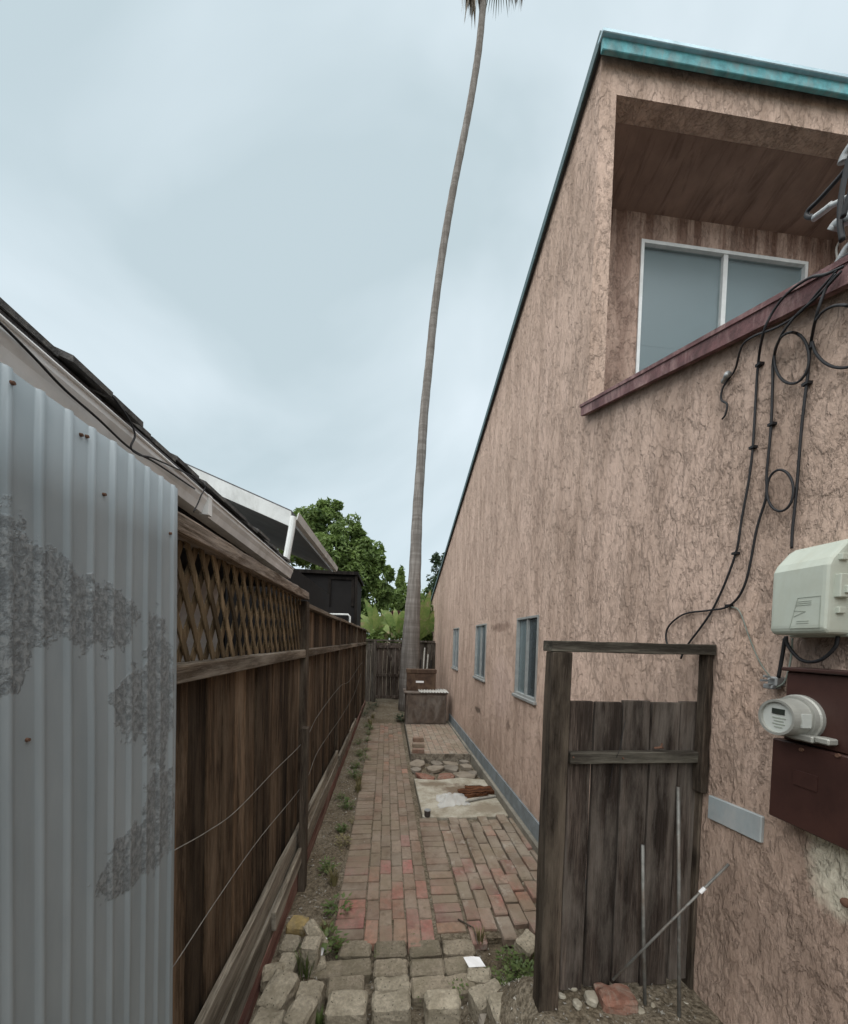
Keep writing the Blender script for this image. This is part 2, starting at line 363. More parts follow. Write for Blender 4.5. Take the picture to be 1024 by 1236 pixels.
# ------------------------------------------------------------------ mesh helpers
class MB:
    def __init__(s): s.v = []; s.f = []
    def add(s, v, f):
        o = len(s.v); s.v += [Vector(p) for p in v]; s.f += [tuple(i+o for i in q) for q in f]; return s
    def box(s, a, b):
        x0, y0, z0 = a; x1, y1, z1 = b
        return s.add([(x0, y0, z0), (x1, y0, z0), (x1, y1, z0), (x0, y1, z0), (x0, y0, z1), (x1, y0, z1), (x1, y1, z1), (x0, y1, z1)],
                     [(0, 3, 2, 1), (4, 5, 6, 7), (0, 1, 5, 4), (1, 2, 6, 5), (2, 3, 7, 6), (3, 0, 4, 7)])
    def hexa(s, p):      # 8 points, bottom ring then top ring
        return s.add(p, [(0, 3, 2, 1), (4, 5, 6, 7), (0, 1, 5, 4), (1, 2, 6, 5), (2, 3, 7, 6), (3, 0, 4, 7)])
    def prism(s, pts, d):
        n = len(pts); d = Vector(d); p = [Vector(q) for q in pts]
        return s.add(p + [q+d for q in p], [tuple(range(n-1, -1, -1)), tuple(range(n, 2*n))] + [(i, (i+1) % n, n+(i+1) % n, n+i) for i in range(n)])
    def bar(s, a, b, wx, wy, up=(0, 0, 1), jit=0, seg=1):
        """rectangular bar from a to b"""
        a, b = Vector(a), Vector(b); d = (b-a).normalized(); u = Vector(up)
        if abs(d.dot(u)) > .98: u = Vector((1, 0, 0))
        x = d.cross(u).normalized(); y = x.cross(d).normalized(); o = len(s.v)
        for k in range(seg+1):
            c = a.lerp(b, k/seg)
            j = lambda: random.uniform(-jit, jit)
            for (p, q) in ((-1, -1), (1, -1), (1, 1), (-1, 1)):
                s.v.append(c + x*(p*wx/2+j()) + y*(q*wy/2+j()))
        for k in range(seg):
            for i in range(4):
                s.f.append((o+4*k+i, o+4*k+(i+1) % 4, o+4*k+4+(i+1) % 4, o+4*k+4+i))
        s.f += [(o+3, o+2, o+1, o), tuple(o+4*seg+i for i in range(4))]
        return s
    def tube(s, pts, r, n=8, cap=True):
        pts = [Vector(p) for p in pts]; o = len(s.v); m = len(pts); rr = r if isinstance(r, (list, tuple)) else [r]*m
        ref = None
        for i, p in enumerate(pts):
            d = (pts[min(i+1, m-1)]-pts[max(i-1, 0)]).normalized()
            if ref is None: ref = d.orthogonal().normalized()
            ref = (ref - d*ref.dot(d)).normalized(); q = d.cross(ref)
            for k in range(n):
                a = 2*math.pi*k/n; s.v.append(p + (ref*math.cos(a)+q*math.sin(a))*rr[i])
        for i in range(m-1):
            for k in range(n): s.f.append((o+i*n+k, o+i*n+(k+1) % n, o+(i+1)*n+(k+1) % n, o+(i+1)*n+k))
        if cap: s.f += [tuple(o+k for k in range(n-1, -1, -1)), tuple(o+(m-1)*n+k for k in range(n))]
        return s
    def mesh(s, name, off=Vector((0, 0, 0)), mats=(), bevel=0, smooth=False, seg=1):
        me = bpy.data.meshes.new(name); me.from_pydata([tuple(p-off) for p in s.v], [], s.f)
        bm = bmesh.new(); bm.from_mesh(me)
        bmesh.ops.recalc_face_normals(bm, faces=bm.faces)
        if bevel: bmesh.ops.bevel(bm, geom=[e for e in bm.edges if len(e.link_faces) == 2 and e.calc_face_angle(0) > .6], offset=bevel, segments=seg, affect='EDGES', profile=.6)
        bm.to_mesh(me); bm.free()
        if smooth: me.polygons.foreach_set('use_smooth', [True]*len(me.polygons))
        for m in mats: me.materials.append(MATS[m])
        return me
def crs(P, n=8):
    """smooth curve through points"""
    P = [Vector(p) for p in P]; Q = [P[0]*2-P[1]] + P + [P[-1]*2-P[-2]]; o = []
    for i in range(1, len(Q)-2):
        a, b, c, d = Q[i-1:i+3]
        for k in range(n):
            t = k/n; o.append(.5*((2*b)+(c-a)*t+(2*a-5*b+4*c-d)*t*t+(3*b-a-3*c+d)*t**3))
    return o + [P[-1]]
def base_of(p):
    b = Vector((0, 0, 0))
    while p is not None: b = b + p.location; p = p.parent
    return b
def tag(o, label=None, cat=None, group=None, kind=None):
    if label: o['label'] = label
    if cat: o['category'] = cat
    if group: o['group'] = group
    if kind: o['kind'] = kind
    return o
def thing(name, loc, label, cat, group=None):
    o = bpy.data.objects.new(name, None); o.empty_display_size = .1; COL.objects.link(o); o.location = loc
    return tag(o, label, cat, group)
def put(name, mb, mat, parent=None, bevel=0, smooth=False, seg=1, origin=None):
    """world-space mesh builder -> object; a child's origin stays at its parent"""
    pb = base_of(parent) if parent else Vector((0, 0, 0))
    og = Vector(origin) if origin is not None else (pb if parent else sum(mb.v, Vector())/len(mb.v))
    me = mb.mesh(name, og, [mat] if isinstance(mat, str) else mat, bevel, smooth, seg)
    o = bpy.data.objects.new(name, me); COL.objects.link(o)
    if parent: o.parent = parent
    o.location = og-pb
    return o
def inst(name, me, loc, parent=None, rot=(0, 0, 0), scale=(1, 1, 1), color=None):
    o = bpy.data.objects.new(name, me); COL.objects.link(o); o.location = Vector(loc)-(base_of(parent) if parent else Vector())
    o.rotation_euler = rot; o.scale = scale; o.parent = parent
    if color: o.color = (*color, 1)
    return o
def rough_box(name, sx, sy, sz, mat, bevel=.006, jit=.003, cuts=1, seed=0):
    """a worn brick / block: origin at its base centre"""
    rnd = random.Random(seed); bm = bmesh.new(); bmesh.ops.create_cube(bm, size=1)
    bmesh.ops.bevel(bm, geom=bm.edges[:], offset=bevel/min(sx, sy, sz)*.5, segments=1, affect='EDGES') if cuts == 0 else None
    for v in bm.verts: v.co = Vector((v.co.x*sx, v.co.y*sy, (v.co.z+.5)*sz))
    if cuts: bmesh.ops.bevel(bm, geom=bm.edges[:], offset=bevel, segments=1, affect='EDGES')
    if cuts > 1:
        bmesh.ops.subdivide_edges(bm, edges=[e for e in bm.edges if e.calc_length() > .03], cuts=cuts, use_grid_fill=True)
        of = Vector((seed*3.7, seed*1.3, seed*.7))
        for v in bm.verts:
            k = noise.noise(v.co*16+of)*.0055 + noise.noise(v.co*45+of)*.004
            v.co += Vector((v.co.x/sx, v.co.y/sy, v.co.z/sz-.5)).normalized()*k
            if v.co.z > sz*.6 and (abs(v.co.x) > sx*.36 or abs(v.co.y) > sy*.36) and noise.noise(v.co*22+of*2) > .15: v.co.z -= .006; v.co.x *= .98; v.co.y *= .98
        jit *= .25
    for v in bm.verts: v.co += Vector([rnd.uniform(-jit, jit) for _ in range(3)])
    me = bpy.data.meshes.new(name); bm.to_mesh(me); bm.free(); me.materials.append(MATS[mat]); return me

# ------------------------------------------------------------------ ground
def sstep(a, b, x): t = max(0, min(1, (x-a)/(b-a))); return t*t*(3-2*t)
def gz(x, y):
    z = -.05
    z += .045*(1-sstep(-.36, -.30, x))*sstep(-.9, -.6, x)                    # dirt strip by the fence
    z += .05*sstep(8.5, 9.0, y)*sstep(-.6, -.2, x)
    rise = 1-sstep(1.55, 1.95, y)
    z += .13*rise*sstep(-.75, -.5, x)*(1-sstep(.45, .7, x))
    z += .41*(1-sstep(1.60, 2.15, y))*sstep(.42, .72, x)
    if -.7 < x < 1.5 and -.5 < y < 12: z += .022*(noise.noise(Vector((x*6, y*6, 0)))) + .010*noise.noise(Vector((x*17, y*17, 3)))
    return z
def axis(vals):
    o = []
    for (a, b, n) in vals: o += [a+(b-a)*k/n for k in range(n)]
    return o + [vals[-1][1]]
xs = axis([(-300, -20, 6), (-20, -.9, 10), (-.9, 1.6, 56), (1.6, 20, 10), (20, 300, 6)])
ys = axis([(-300, -10, 6), (-10, .3, 10), (.3, 3, 60), (3, 12, 90), (12, 60, 12), (60, 400, 6)])
mb = MB(); nx = len(xs)
mb.v = [Vector((x, y, gz(x, y))) for y in ys for x in xs]
mb.f = [(j*nx+i, j*nx+i+1, (j+1)*nx+i+1, (j+1)*nx+i) for j in range(len(ys)-1) for i in range(nx-1)]
tag(put('ground', mb, 'soil', smooth=True, origin=(0, 0, 0)), kind='structure')

# bricks: six worn shapes shared by all
LB, WB = .198, .088
bvar = [rough_box('brick', WB, LB, .055, 'path_brick', .005, .0022, 1, i) for i in range(6)]
pvar = [rough_box('brick', .100, LB, .055, 'patio_brick', .006, .003, 1, 20+i) for i in range(6)]
def bcol(y, x):
    red = max(0, 1-(y-2.3)/1.2)                       # newer red bricks at the near end of the path
    if random.random() < .08 + .85*red: c = (.33+random.uniform(-.06, .05), .140+random.uniform(-.03, .03), .112)
    else: c = random.choice([(.225, .175, .125), (.24, .185, .14), (.20, .165, .125), (.26, .175, .13)])
    k = random.uniform(.62, 1.15); return tuple(q*k for q in c)
path = tag(put('brick_path', MB().box((-.34, 2.36, -.09), (.39, 8.7, -.010)), 'soil', origin=(0, 2.38, -.05)), kind='structure')
def lay(me, x, y, par, along, z=-.055, j=.003):
    inst('brick', random.choice(me), (x+random.uniform(-j, j), y+random.uniform(-j, j), z+random.uniform(-.004, .004)), par,
         (random.uniform(-.02, .02), random.uniform(-.02, .02), (0 if along else math.pi/2)+random.uniform(-.018, .018)), color=bcol(y, x))
def drift(y): return -.012*(y-2.4)          # the path wanders towards the fence
y = 2.44
while y < 8.6: lay(bvar, -.215+drift(y)*.6, y, path, False); y += .0945
for c in range(5):
    y = 2.50 + (.10 if c % 2 else 0) - .05
    if c % 2: lay(bvar, -.065+c*.0935, 2.40, path, True)
    while y < 8.6: lay(bvar, -.065+c*.0935+drift(y)*.6, y, path, True); y += .2045
patio = tag(put('brick_patio', MB().box((.395, 2.36, -.09), (1.40, 3.99, -.010)), 'soil', origin=(.9, 2.4, -.05)), kind='structure')
y = 2.46
while y < 3.98: lay(bvar, .475, y, patio, False, -.052); y += .0945
for c in range(8):
    y = 2.40 + (.10 if c % 2 else 0) + .012*c
    while y < 3.97:
        if not (y < 2.62 and c > 4): lay(pvar, .635+c*.108, y, patio, True, -.047+.005*c, .010)
        y += .206
PLZ = .10
plat = tag(put('brick_platform', MB().box((.40, 6.05, -.06), (1.38, 8.5, PLZ-.010)), 'footing', origin=(.9, 6.1, 0)), kind='structure')
put('edge_board', MB().bar((.40, 6.012, .025), (1.38, 6.012, .025), .024, .15, (0, 0, 1), .002, 5), 'grey_plank', plat)
for c in range(9):
    y = 6.16 + (.10 if c % 2 else 0)
    if c % 2: lay(pvar, .46+c*.1075, 6.12, plat, True, PLZ-.056)
    while y < 8.42: lay(pvar, .46+c*.1075, y, plat, True, PLZ-.056); y += .206
for ch in plat.children: ch.color = (.36*random.uniform(.85, 1.1), .27, .21, 1)
sb = MB(); pts = [(.42, 4.03), (.80, 4.00), (1.39, 4.02), (1.40, 5.10), (1.05, 5.19), (.72, 5.10), (.40, 5.16)]
sb.prism([(x, y, -.07) for x, y in pts], (0, 0, .085))
tag(put('concrete_slab', sb, 'slab_concrete', bevel=.008), kind='structure')
tag(put('plaster_spill', MB().prism([(1.12, 2.86, .0), (1.24, 2.72, .0), (1.40, 2.86, .0), (1.41, 3.32, .0), (1.30, 3.42, .0), (1.26, 3.1, .0)], (0, 0, .016)), 'slab_concrete', bevel=.003), kind='structure')

# ------------------------------------------------------------------ stucco house on the right
house = thing('stucco_house', (W, 6, 0), 'tall peach stucco house with steep sloping roof and three small side windows', 'house')
YC, YE, TH = 2.76, 13.4, .127
def rz_(y): return 6.33 + (3.22-6.33)*(y-YC)/(YE-YC)       # underside of main roof at the wall
CA, CB = hx(707, 504.6, W), hx(1024, 354, W)
def cz(y): return CA.z + (CB.z-CA.z)*(y-CA.y)/(CB.y-CA.y)   # underside of the low roof cap
WIN = [(3.52, 4.13, 1.385, 2.235), (5.48, 6.15, 1.385, 2.235), (7.68, 8.34, 1.375, 2.245)]
wl = MB(); Z0 = -.3
def strip(y0, y1, f, holes=()):
    ztop0, ztop1 = f(y0), f(y1)
    segs = [Z0] + [z for h in holes for z in h]
    segs_pairs = [(segs[i], segs[i+1]) for i in range(0, len(segs)-1, 2)]
    for a, b in segs_pairs: wl.prism([(W, y0, a), (W, y1, a), (W, y1, b), (W, y0, b)], (TH, 0, 0))
    a = segs[-1]
    wl.prism([(W, y0, a), (W, y1, a), (W, y1, ztop1), (W, y0, ztop0)], (TH, 0, 0))
strip(-2.2, YC, lambda y: cz(y)+.03)
ye = YC
for (a, b, c, d) in WIN:
    strip(ye, a, rz_); strip(a, b, rz_, [(c, d)]); ye = b
strip(ye, YE, rz_)
wl.box((W+TH, YE-.15, Z0), (7.0, YE, 3.2)).box((6.9, -2.2, Z0), (7.0, YE-.15, 3.2)).box((W+TH, -2.2, Z0), (6.9, -2.08, 2.0))
put('wall', wl, 'stucco', house)
# upper front with the recessed window
SO0, SO1, YB, XR = 6.06, 5.93, 3.34, 4.15
put('header_band', MB().box((W+TH, YC, SO0), (7.0, YC+.14, 6.32)), 'stucco', house)
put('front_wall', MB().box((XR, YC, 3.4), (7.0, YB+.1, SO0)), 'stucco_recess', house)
put('soffit', MB().hexa([(W+TH, YC+.14, SO0+.002), (XR, YC+.14, SO0+.002), (XR, YB, SO1), (W+TH, YB, SO1), (W+TH, YC+.14, SO0+.04), (XR, YC+.14, SO0+.04), (XR, YB, SO1+.04), (W+TH, YB, SO1+.04)]), 'soffit_paint', house)
p, q, b_ = hy(775, 290, YB), hy(973, 320, YB), hy(767, 455, YB)
WX0, WX1, WZ1, WZ0 = p.x, q.x, (p.z+q.z)/2, 4.35
rw = MB().box((W+TH, YB, 3.4), (WX0, YB+.12, SO1+.05)).box((WX1, YB, 3.4), (XR, YB+.12, SO1+.05)).box((WX0, YB, 3.4), (WX1, YB+.12, WZ0)).box((WX0, YB, WZ1), (WX1, YB+.12, SO1+.05))
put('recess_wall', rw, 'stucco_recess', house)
def frame_xz(x0, x1, z0, z1, y0, y1, t):
    return MB().box((x0, y0, z0), (x0+t, y1, z1)).box((x1-t, y0, z0), (x1, y1, z1)).box((x0+t, y0, z0), (x1-t, y1, z0+t)).box((x0+t, y0, z1-t), (x1-t, y1, z1))
up = put('window', frame_xz(WX0-.01, WX1+.01, WZ0, WZ1+.01, YB-.015, YB+.05, .030), 'white_alu', house)
xm = WX0+(WX1-WX0)*.50
put('mullion', MB().box((xm-.022, YB-.008, WZ0+.03), (xm+.022, YB+.04, WZ1-.02)), 'white_alu', up)
for a, b in ((WX0+.02, xm-.02), (xm+.02, WX1-.02)):
    put('pane', MB().box((a, YB+.018, WZ0+.02), (b, YB+.024, WZ1-.02)), 'window_glass', up)
    bl = MB(); zz = WZ0
    bl.box((a, YB+.034, WZ0), (b, YB+.040, WZ1-.025))
    for q_ in (.16, .32): bl.box((a, YB+.0325, WZ0+(WZ1-WZ0)*q_), (b, YB+.0335, WZ0+(WZ1-WZ0)*q_+.006))
    put('curtain', bl, 'curtain', up)
put('dark_backing', MB().box((WX0, YB+.105, WZ0-.05), (WX1, YB+.115, WZ1)), 'dark_room', up)  # dark sheet behind the curtains, standing in for the unlit room
# main roof, fascia, drip edge
rt = MB().hexa([(W-.03, YC-.045, rz_(YC-.045)), (7.1, YC-.045, rz_(YC-.045)), (7.1, YE+.1, rz_(YE+.1)), (W-.03, YE+.1, rz_(YE+.1)),
                (W-.03, YC-.045, rz_(YC-.045)+.06), (7.1, YC-.045, rz_(YC-.045)+.06), (7.1, YE+.1, rz_(YE+.1)+.06), (W-.03, YE+.1, rz_(YE+.1)+.06)])
roof = put('roof', rt, 'roofing', house)
put('drip_edge', MB().hexa([(W-.045, YC-.045, rz_(YC-.045)-.02), (W-.031, YC-.045, rz_(YC-.045)-.02), (W-.031, YE+.1, rz_(YE+.1)-.02), (W-.045, YE+.1, rz_(YE+.1)-.02),
                            (W-.045, YC-.045, rz_(YC-.045)+.075), (W-.031, YC-.045, rz_(YC-.045)+.075), (W-.031, YE+.1, rz_(YE+.1)+.075), (W-.045, YE+.1, rz_(YE+.1)+.075)]), 'drip_edge', roof)
put('fascia', MB().box((W-.035, YC-.075, 6.248), (7.1, YC-.045, 6.335)), 'teal_paint', roof, .004)
put('flashing', MB().box((W-.05, YC-.10, 6.33), (7.1, YC-.03, 6.358)), 'roof_flashing', roof, .004)
# low roof towards the street and its maroon cap
lr = MB().hexa([(W-.02, YC+.02, cz(YC)+.030), (7.0, YC+.02, cz(YC)+.035), (7.0, -2.3, cz(-2.3)+.035), (W-.02, -2.3, cz(-2.3)+.035),
                (W-.02, YC+.02, cz(YC)+.076), (7.0, YC+.02, cz(YC)+.076), (7.0, -2.3, cz(-2.3)+.076), (W-.02, -2.3, cz(-2.3)+.076)])
low = put('low_roof', lr, 'roofing', house)
cp = MB()
cp.hexa([(W-.055, YC-.01, cz(YC)), (W-.025, YC-.01, cz(YC)), (W-.025, -2.3, cz(-2.3)), (W-.055, -2.3, cz(-2.3)), (W-.055, YC-.01, cz(YC)+.070), (W-.025, YC-.01, cz(YC)+.070), (W-.025, -2.3, cz(-2.3)+.070), (W-.055, -2.3, cz(-2.3)+.070)])
put('rake_board', cp, 'maroon_cap', low)
cf = MB().hexa([(W-.062, YC, cz(YC)+.068), (W+.10, YC, cz(YC)+.078), (W+.10, -2.3, cz(-2.3)+.078), (W-.062, -2.3, cz(-2.3)+.068), (W-.062, YC, cz(YC)+.088), (W+.10, YC, cz(YC)+.088), (W+.10, -2.3, cz(-2.3)+.088), (W-.062, -2.3, cz(-2.3)+.088)])
put('cap_flashing', cf, 'maroon_cap', low)
# side windows
for k, (a, b, c, d) in enumerate(WIN):
    fm = MB(); t = .022; x0, x1 = W-.012, W+.05
    fm.box((x0, a, c), (x1, a+t, d)).box((x0, b-t, c), (x1, b, d)).box((x0, a+t, c), (x1, b-t, c+t)).box((x0, a+t, d-t), (x1, b-t, d))
    ym = (a+b)/2
    fm.box((x0+.006, ym-.010, c+t), (x1-.028, ym+.010, d-t))
    wn = put('window', fm, 'grey_alu', house)
    for (p0, p1) in ((a+t, ym-.013), (ym+.013, b-t)):
        put('pane', MB().box((W+.022, p0, c+t), (W+.027, p1, d-t)), 'window_glass', wn)
    put('curtain', MB().box((W+.032, ym, c), (W+.036, b, d)), 'curtain', wn)
    blm = MB()
    for i in range(17):
        z = c+.04+i*.048
        blm.box((W+.034+.004*(i%2), a+.01, z), (W+.040+.004*(i%2), ym, z+.046))
    put('blind', blm, 'blind', wn)
    put('backing', MB().box((W+.10, a, c), (W+.11, b, d)), 'dark_room', wn)
    put('sill', MB().box((W-.035, a-.02, c-.035), (W+.02, b+.02, c-.002)), 'grey_alu', wn, .004)
put('base_board', MB().hexa([(W-.028, 2.0, .115), (W-.003, 2.0, .115), (W-.003, 8.5, .115), (W-.028, 8.5, .115), (W-.022, 2.0, .275), (W-.003, 2.0, .275), (W-.003, 8.5, .275), (W-.022, 8.5, .275)]), 'base_board', house)
put('footing', MB().box((W-.065, 1.9, -.2), (W-.002, 8.5, .112)), 'footing', house, .008)
put('pipe_stub', MB().tube([hx(1022, 1090, W+.02), hx(1022, 1090, W-.05)], .014, 10), 'rust', house, smooth=True)

# ------------------------------------------------------------------ utilities on the wall
panel = thing('meter_panel', (W, 1.0, 1.3), 'dark maroon metal electric service panel under the round meter', 'electric panel')
PF = W-.075
a_, b_, c_, d_ = hx(950, 810, PF), hx(938, 890, PF), hx(931, 983, PF), hx(944, 890, PF)
put('upper_case', MB().box((PF, .55, b_.z), (W+.01, a_.y, a_.z)), 'maroon_panel', panel, .004)
put('lower_door', MB().box((PF-.012, .55, c_.z), (W+.01, b_.y+.005, b_.z-.002)), 'maroon_panel', panel, .004)
put('rain_lip', MB().box((PF-.016, .55, a_.z+.001), (W+.01, a_.y+.006, a_.z+.014)), 'maroon_panel', panel, .003)
lab = hx(972, 942, PF-.014)
put('nameplate', MB().box((PF-.015, lab.y-.035, lab.z-.025), (PF-.0125, lab.y+.035, lab.z+.025)), 'maroon_panel', panel)
for u, v in ((968, 905), (1012, 912)):
    p = hx(u, v, PF-.014); put('screw', MB().tube([(PF-.011, p.y, p.z), (PF-.018, p.y, p.z)], .006, 8), 'rust', panel)
mc = hx(966, 866, PF); MYc, MZc = mc.y, mc.z
meter = thing('electric_meter', (PF, MYc, MZc), 'round grey glass electric meter on the maroon panel', 'electric meter')
def disc(x0, x1, r0, r1=None, n=40): return MB().tube([(x0, MYc, MZc), (x1, MYc, MZc)], [r0, r1 or r0], n)
put('mounting_ring', MB().tube([(PF+.002, MYc, MZc), (PF-.012, MYc, MZc), (PF-.016, MYc, MZc), (PF-.03, MYc, MZc)], [.076, .076, .072, .070], 40), 'meter_grey', meter, smooth=False)
put('body', MB().tube([(PF-.028, MYc, MZc), (PF-.068, MYc, MZc), (PF-.077, MYc, MZc)], [.063, .059, .057], 40), 'meter_grey', meter)
fr_ = MB(); n = 40; o = len(fr_.v)
fr_.tube([(PF-.073, MYc, MZc), (PF-.090, MYc, MZc)], [.061, .059], 40, cap=False).tube([(PF-.090, MYc, MZc), (PF-.073, MYc, MZc)], [.051, .051], 40, cap=False)
fr_.add([(PF-.090, MYc+.059*math.cos(2*math.pi*i/n), MZc+.059*math.sin(2*math.pi*i/n)) for i in range(n)]+[(PF-.090, MYc+.051*math.cos(2*math.pi*i/n), MZc+.051*math.sin(2*math.pi*i/n)) for i in range(n)], [(i, (i+1) % n, n+(i+1) % n, n+i) for i in range(n)])
put('bezel', fr_, 'meter_grey', meter)
put('dial_face', disc(PF-.0775, PF-.080, .052), 'meter_face', meter)
put('display', MB().box((PF-.0825, MYc-.020, MZc+.010), (PF-.0795, MYc+.020, MZc+.028)), 'meter_lcd', meter)
pr_ = MB()
for i, wd in enumerate((.030, .022, .028, .018)): pr_.box((PF-.0815, MYc-wd*.8, MZc-.004-i*.010), (PF-.0798, MYc+wd*.6, MZc-.0005-i*.010))
put('dial_print', pr_, 'box_print', meter)
put('side_label', MB().box((PF-.066, MYc-.063, MZc-.022), (PF-.035, MYc-.055, MZc+.022)), 'meter_face', meter)
put('seal_clasp', MB().box((PF-.045, MYc-.075, MZc-.068), (PF-.004, MYc-.005, MZc-.046)).box((PF-.040, MYc-.115, MZc-.064), (PF-.004, MYc-.075, MZc-.044)), 'meter_grey', meter, .004)
# telephone box: bevelled cover whose near side carries latches
BX = W-.135
t0, t1, b0, b1 = hx(935, 664, BX), hx(1003, 655, BX), hx(927, 762, BX), hx(1001, 770, BX)
ya, yb = t1.y, (t0.y+b0.y)/2; zt, zb = (t0.z+t1.z)/2+.01, (b0.z+b1.z)/2
tb = thing('utility_box', (W, (ya+yb)/2, zb), 'pale grey green plastic telephone box above the maroon panel', 'utility box')
pf = []
for x, z in ((W-.003, zb), (BX+.012, zb), (BX, zb+.015), (BX, zb+(zt-zb)*.72), (BX+.012, zb+(zt-zb)*.80), (BX+.055, zt-.012), (BX+.075, zt), (W-.003, zt)): pf.append((x, ya, z))
put('cover', MB().prism(pf, (0, yb-ya, 0)), 'box_plastic', tb, .014, seg=3)
put('base_tray', MB().box((W-.05, ya-.018, zb-.006), (W-.002, yb+.008, zt+.004)), 'box_shade', tb, .004)
for k in (.25, .56, .80):
    z = zb+(zt-zb)*k; put('latch', MB().box((BX+.030, ya-.010, z-.010), (BX+.055, ya+.002, z+.010)), 'box_shade', tb, .002)

put('hasp', MB().box((BX+.022, ya-.016, zb+(zt-zb)*.38), (BX+.062, ya+.002, zb+(zt-zb)*.62)).box((BX+.035, ya-.024, zb+(zt-zb)*.42), (BX+.05, ya-.014, zb+(zt-zb)*.50)), 'box_shade', tb, .002)
z1 = zb+(zt-zb)*.40; yl = ya+(yb-ya)*.10; yr = ya+(yb-ya)*.60
lb = MB()
def ln(a, b): lb.bar((BX-.0008, a[0], a[1]), (BX-.0008, b[0], b[1]), .0012, .0010, (1, 0, 0))
ln((yl, z1), (yr-.02, z1)); ln((yr-.02, z1), (yr, zb+.02)); ln((yl, zb+.02), (yr, zb+.02)); ln((yl, z1), (yl, zb+.02)); ln((yl+.04, z1-.045), (yl+.075, z1-.06)); ln((yl+.04, z1-.045), (yl+.075, z1-.040))
for i in range(3): ln((yl+.025, z1-.012-i*.006), (yl+.07, z1-.012-i*.006))
for i in range(2): ln((yl+.03, z1-.075-i*.007), (yl+.065, z1-.075-i*.007))
put('embossed_label', lb, 'box_print', tb)
# ground clamp
gc = hx(936, 822, W-.02)
clamp = thing('ground_clamp', gc, 'tangle of small metal ground clamps beside the maroon panel', 'clamp')
put('clamp_body', MB().box(gc-Vector((.02, .022, .018)), gc+Vector((.02, .012, .016))).box(gc+Vector((-.03, -.015, -.03)), gc+Vector((.012, .02, -.012))), 'connector_grey', clamp, .004)
for i in range(4):
    a = i*1.3; put('bolt', MB().tube([gc+Vector((-.02, .012*math.cos(a), .014*math.sin(a))), gc+Vector((-.042, .016*math.cos(a), .018*math.sin(a)))], .0045, 7), 'connector_grey', clamp)

CG = 'cables running down the stucco wall'
def cable(px, r, label, mat='cable_black', X=W-.012, n=8, extra=(), name='cable', ties=()):
    P = []
    for (u, v) in px:
        p = hx(u, v, X)
        if p.z > cz(p.y)-.06: p = hx(u, v, W-.078)       # lies over the roof cap
        P.append(p)
    o = put(name, MB().tube(crs(P, n), r, 7), mat, smooth=True)
    tag(o, label, 'cable', CG)
    for (u, v) in ties:
        p = hx(u, v, X); put('clip', MB().box(p-Vector((.009, .010, .005)), p+Vector((.012, .010, .005))), 'cable_black', o)
    return o
def loop(cx, cy, rx, ry, a0=0, a1=390, n=22): return [(cx+rx*math.cos(R(a0+(a1-a0)*i/n)), cy+ry*math.sin(R(a0+(a1-a0)*i/n))) for i in range(n+1)]
cable([(1018, 322), (997, 331), (976, 336), (951, 354), (933, 377), (922, 402), (915, 445), (908, 552), (896, 625), (887, 673), (861, 735), (830, 779), (822, 795)], .0046, 'straight black cable from the low roof cap down behind the gate', ties=((917, 440), (909, 540), (888, 668)))
cable([(1016, 327), (986, 359), (961, 381), (943, 406), (934, 434), (933, 466), (931, 516), (926, 570), (925, 600), (914, 638), (900, 704), (881, 731), (854, 737), (827, 741), (809, 754), (804, 768), (808, 785)], .0046, 'black cable that swings round in a wide hook above the gate', ties=((932, 512), (880, 731)))
cable([(1010, 330), (997, 349), (986, 381), (979, 416), (975, 456), (968, 516), (962, 590), (957, 640), (956, 662)], .0046, 'black cable dropping into the top of the telephone box', X=W-.014, ties=((974, 463),))
cable(loop(956, 432, 21, 31, 100, 470), .0043, 'upper small coil of black cable below the roof cap', X=W-.022)
cable(loop(942, 592, 16, 25, 100, 470), .0043, 'lower small coil of black cable above the telephone box', X=W-.022)
cable([(979, 420)]+loop(1016, 406, 36, 38, 170, -150), .0043, 'large open coil of black cable beside the roof cap', X=W-.022)
cable([(1012, 325), (990, 350), (965, 378), (938, 395), (910, 406), (896, 418), (888, 445), (881, 456), (873, 468), (871, 482), (878, 488), (876, 500), (872, 506)], .0042, 'short black cable tied off at the grey spool with a dangling tail')
sp = hx(881, 456, W)
spool = thing('cable_spool', sp, 'small grey spool insulator screwed into the stucco', 'insulator')
put('spool', MB().tube([sp+Vector((-.004, .020, .002)), sp+Vector((-.010, .012, .001)), sp+Vector((-.022, -.005, 0)), sp+Vector((-.03, -.022, -.003))], [.014, .010, .010, .014], 12), 'connector_grey', spool, smooth=True)
put('screw', MB().tube([sp+Vector((.01, 0, 0)), sp+Vector((-.02, 0, 0))], .004, 7), 'rust', spool)
cable([(881, 732), (893, 738), (905, 770), (918, 800), (934, 822)], .0022, 'thin grey green ground wire drooping to the clamp', 'cable_grey', X=W-.008)
cable([(948, 770), (945, 790), (940, 818)], .006, 'short black cable from the telephone box to the clamp', X=W-.03)
cable([(1012, 768), (1008, 782), (990, 797), (968, 797), (952, 780), (949, 768)], .0055, 'black cable drooping in a loop under the telephone box', X=W-.05)
cable([(957, 770), (955, 795), (948, 822), (938, 830)], .003, 'thin pale wire beside the clamp', 'cable_grey', X=W-.035)
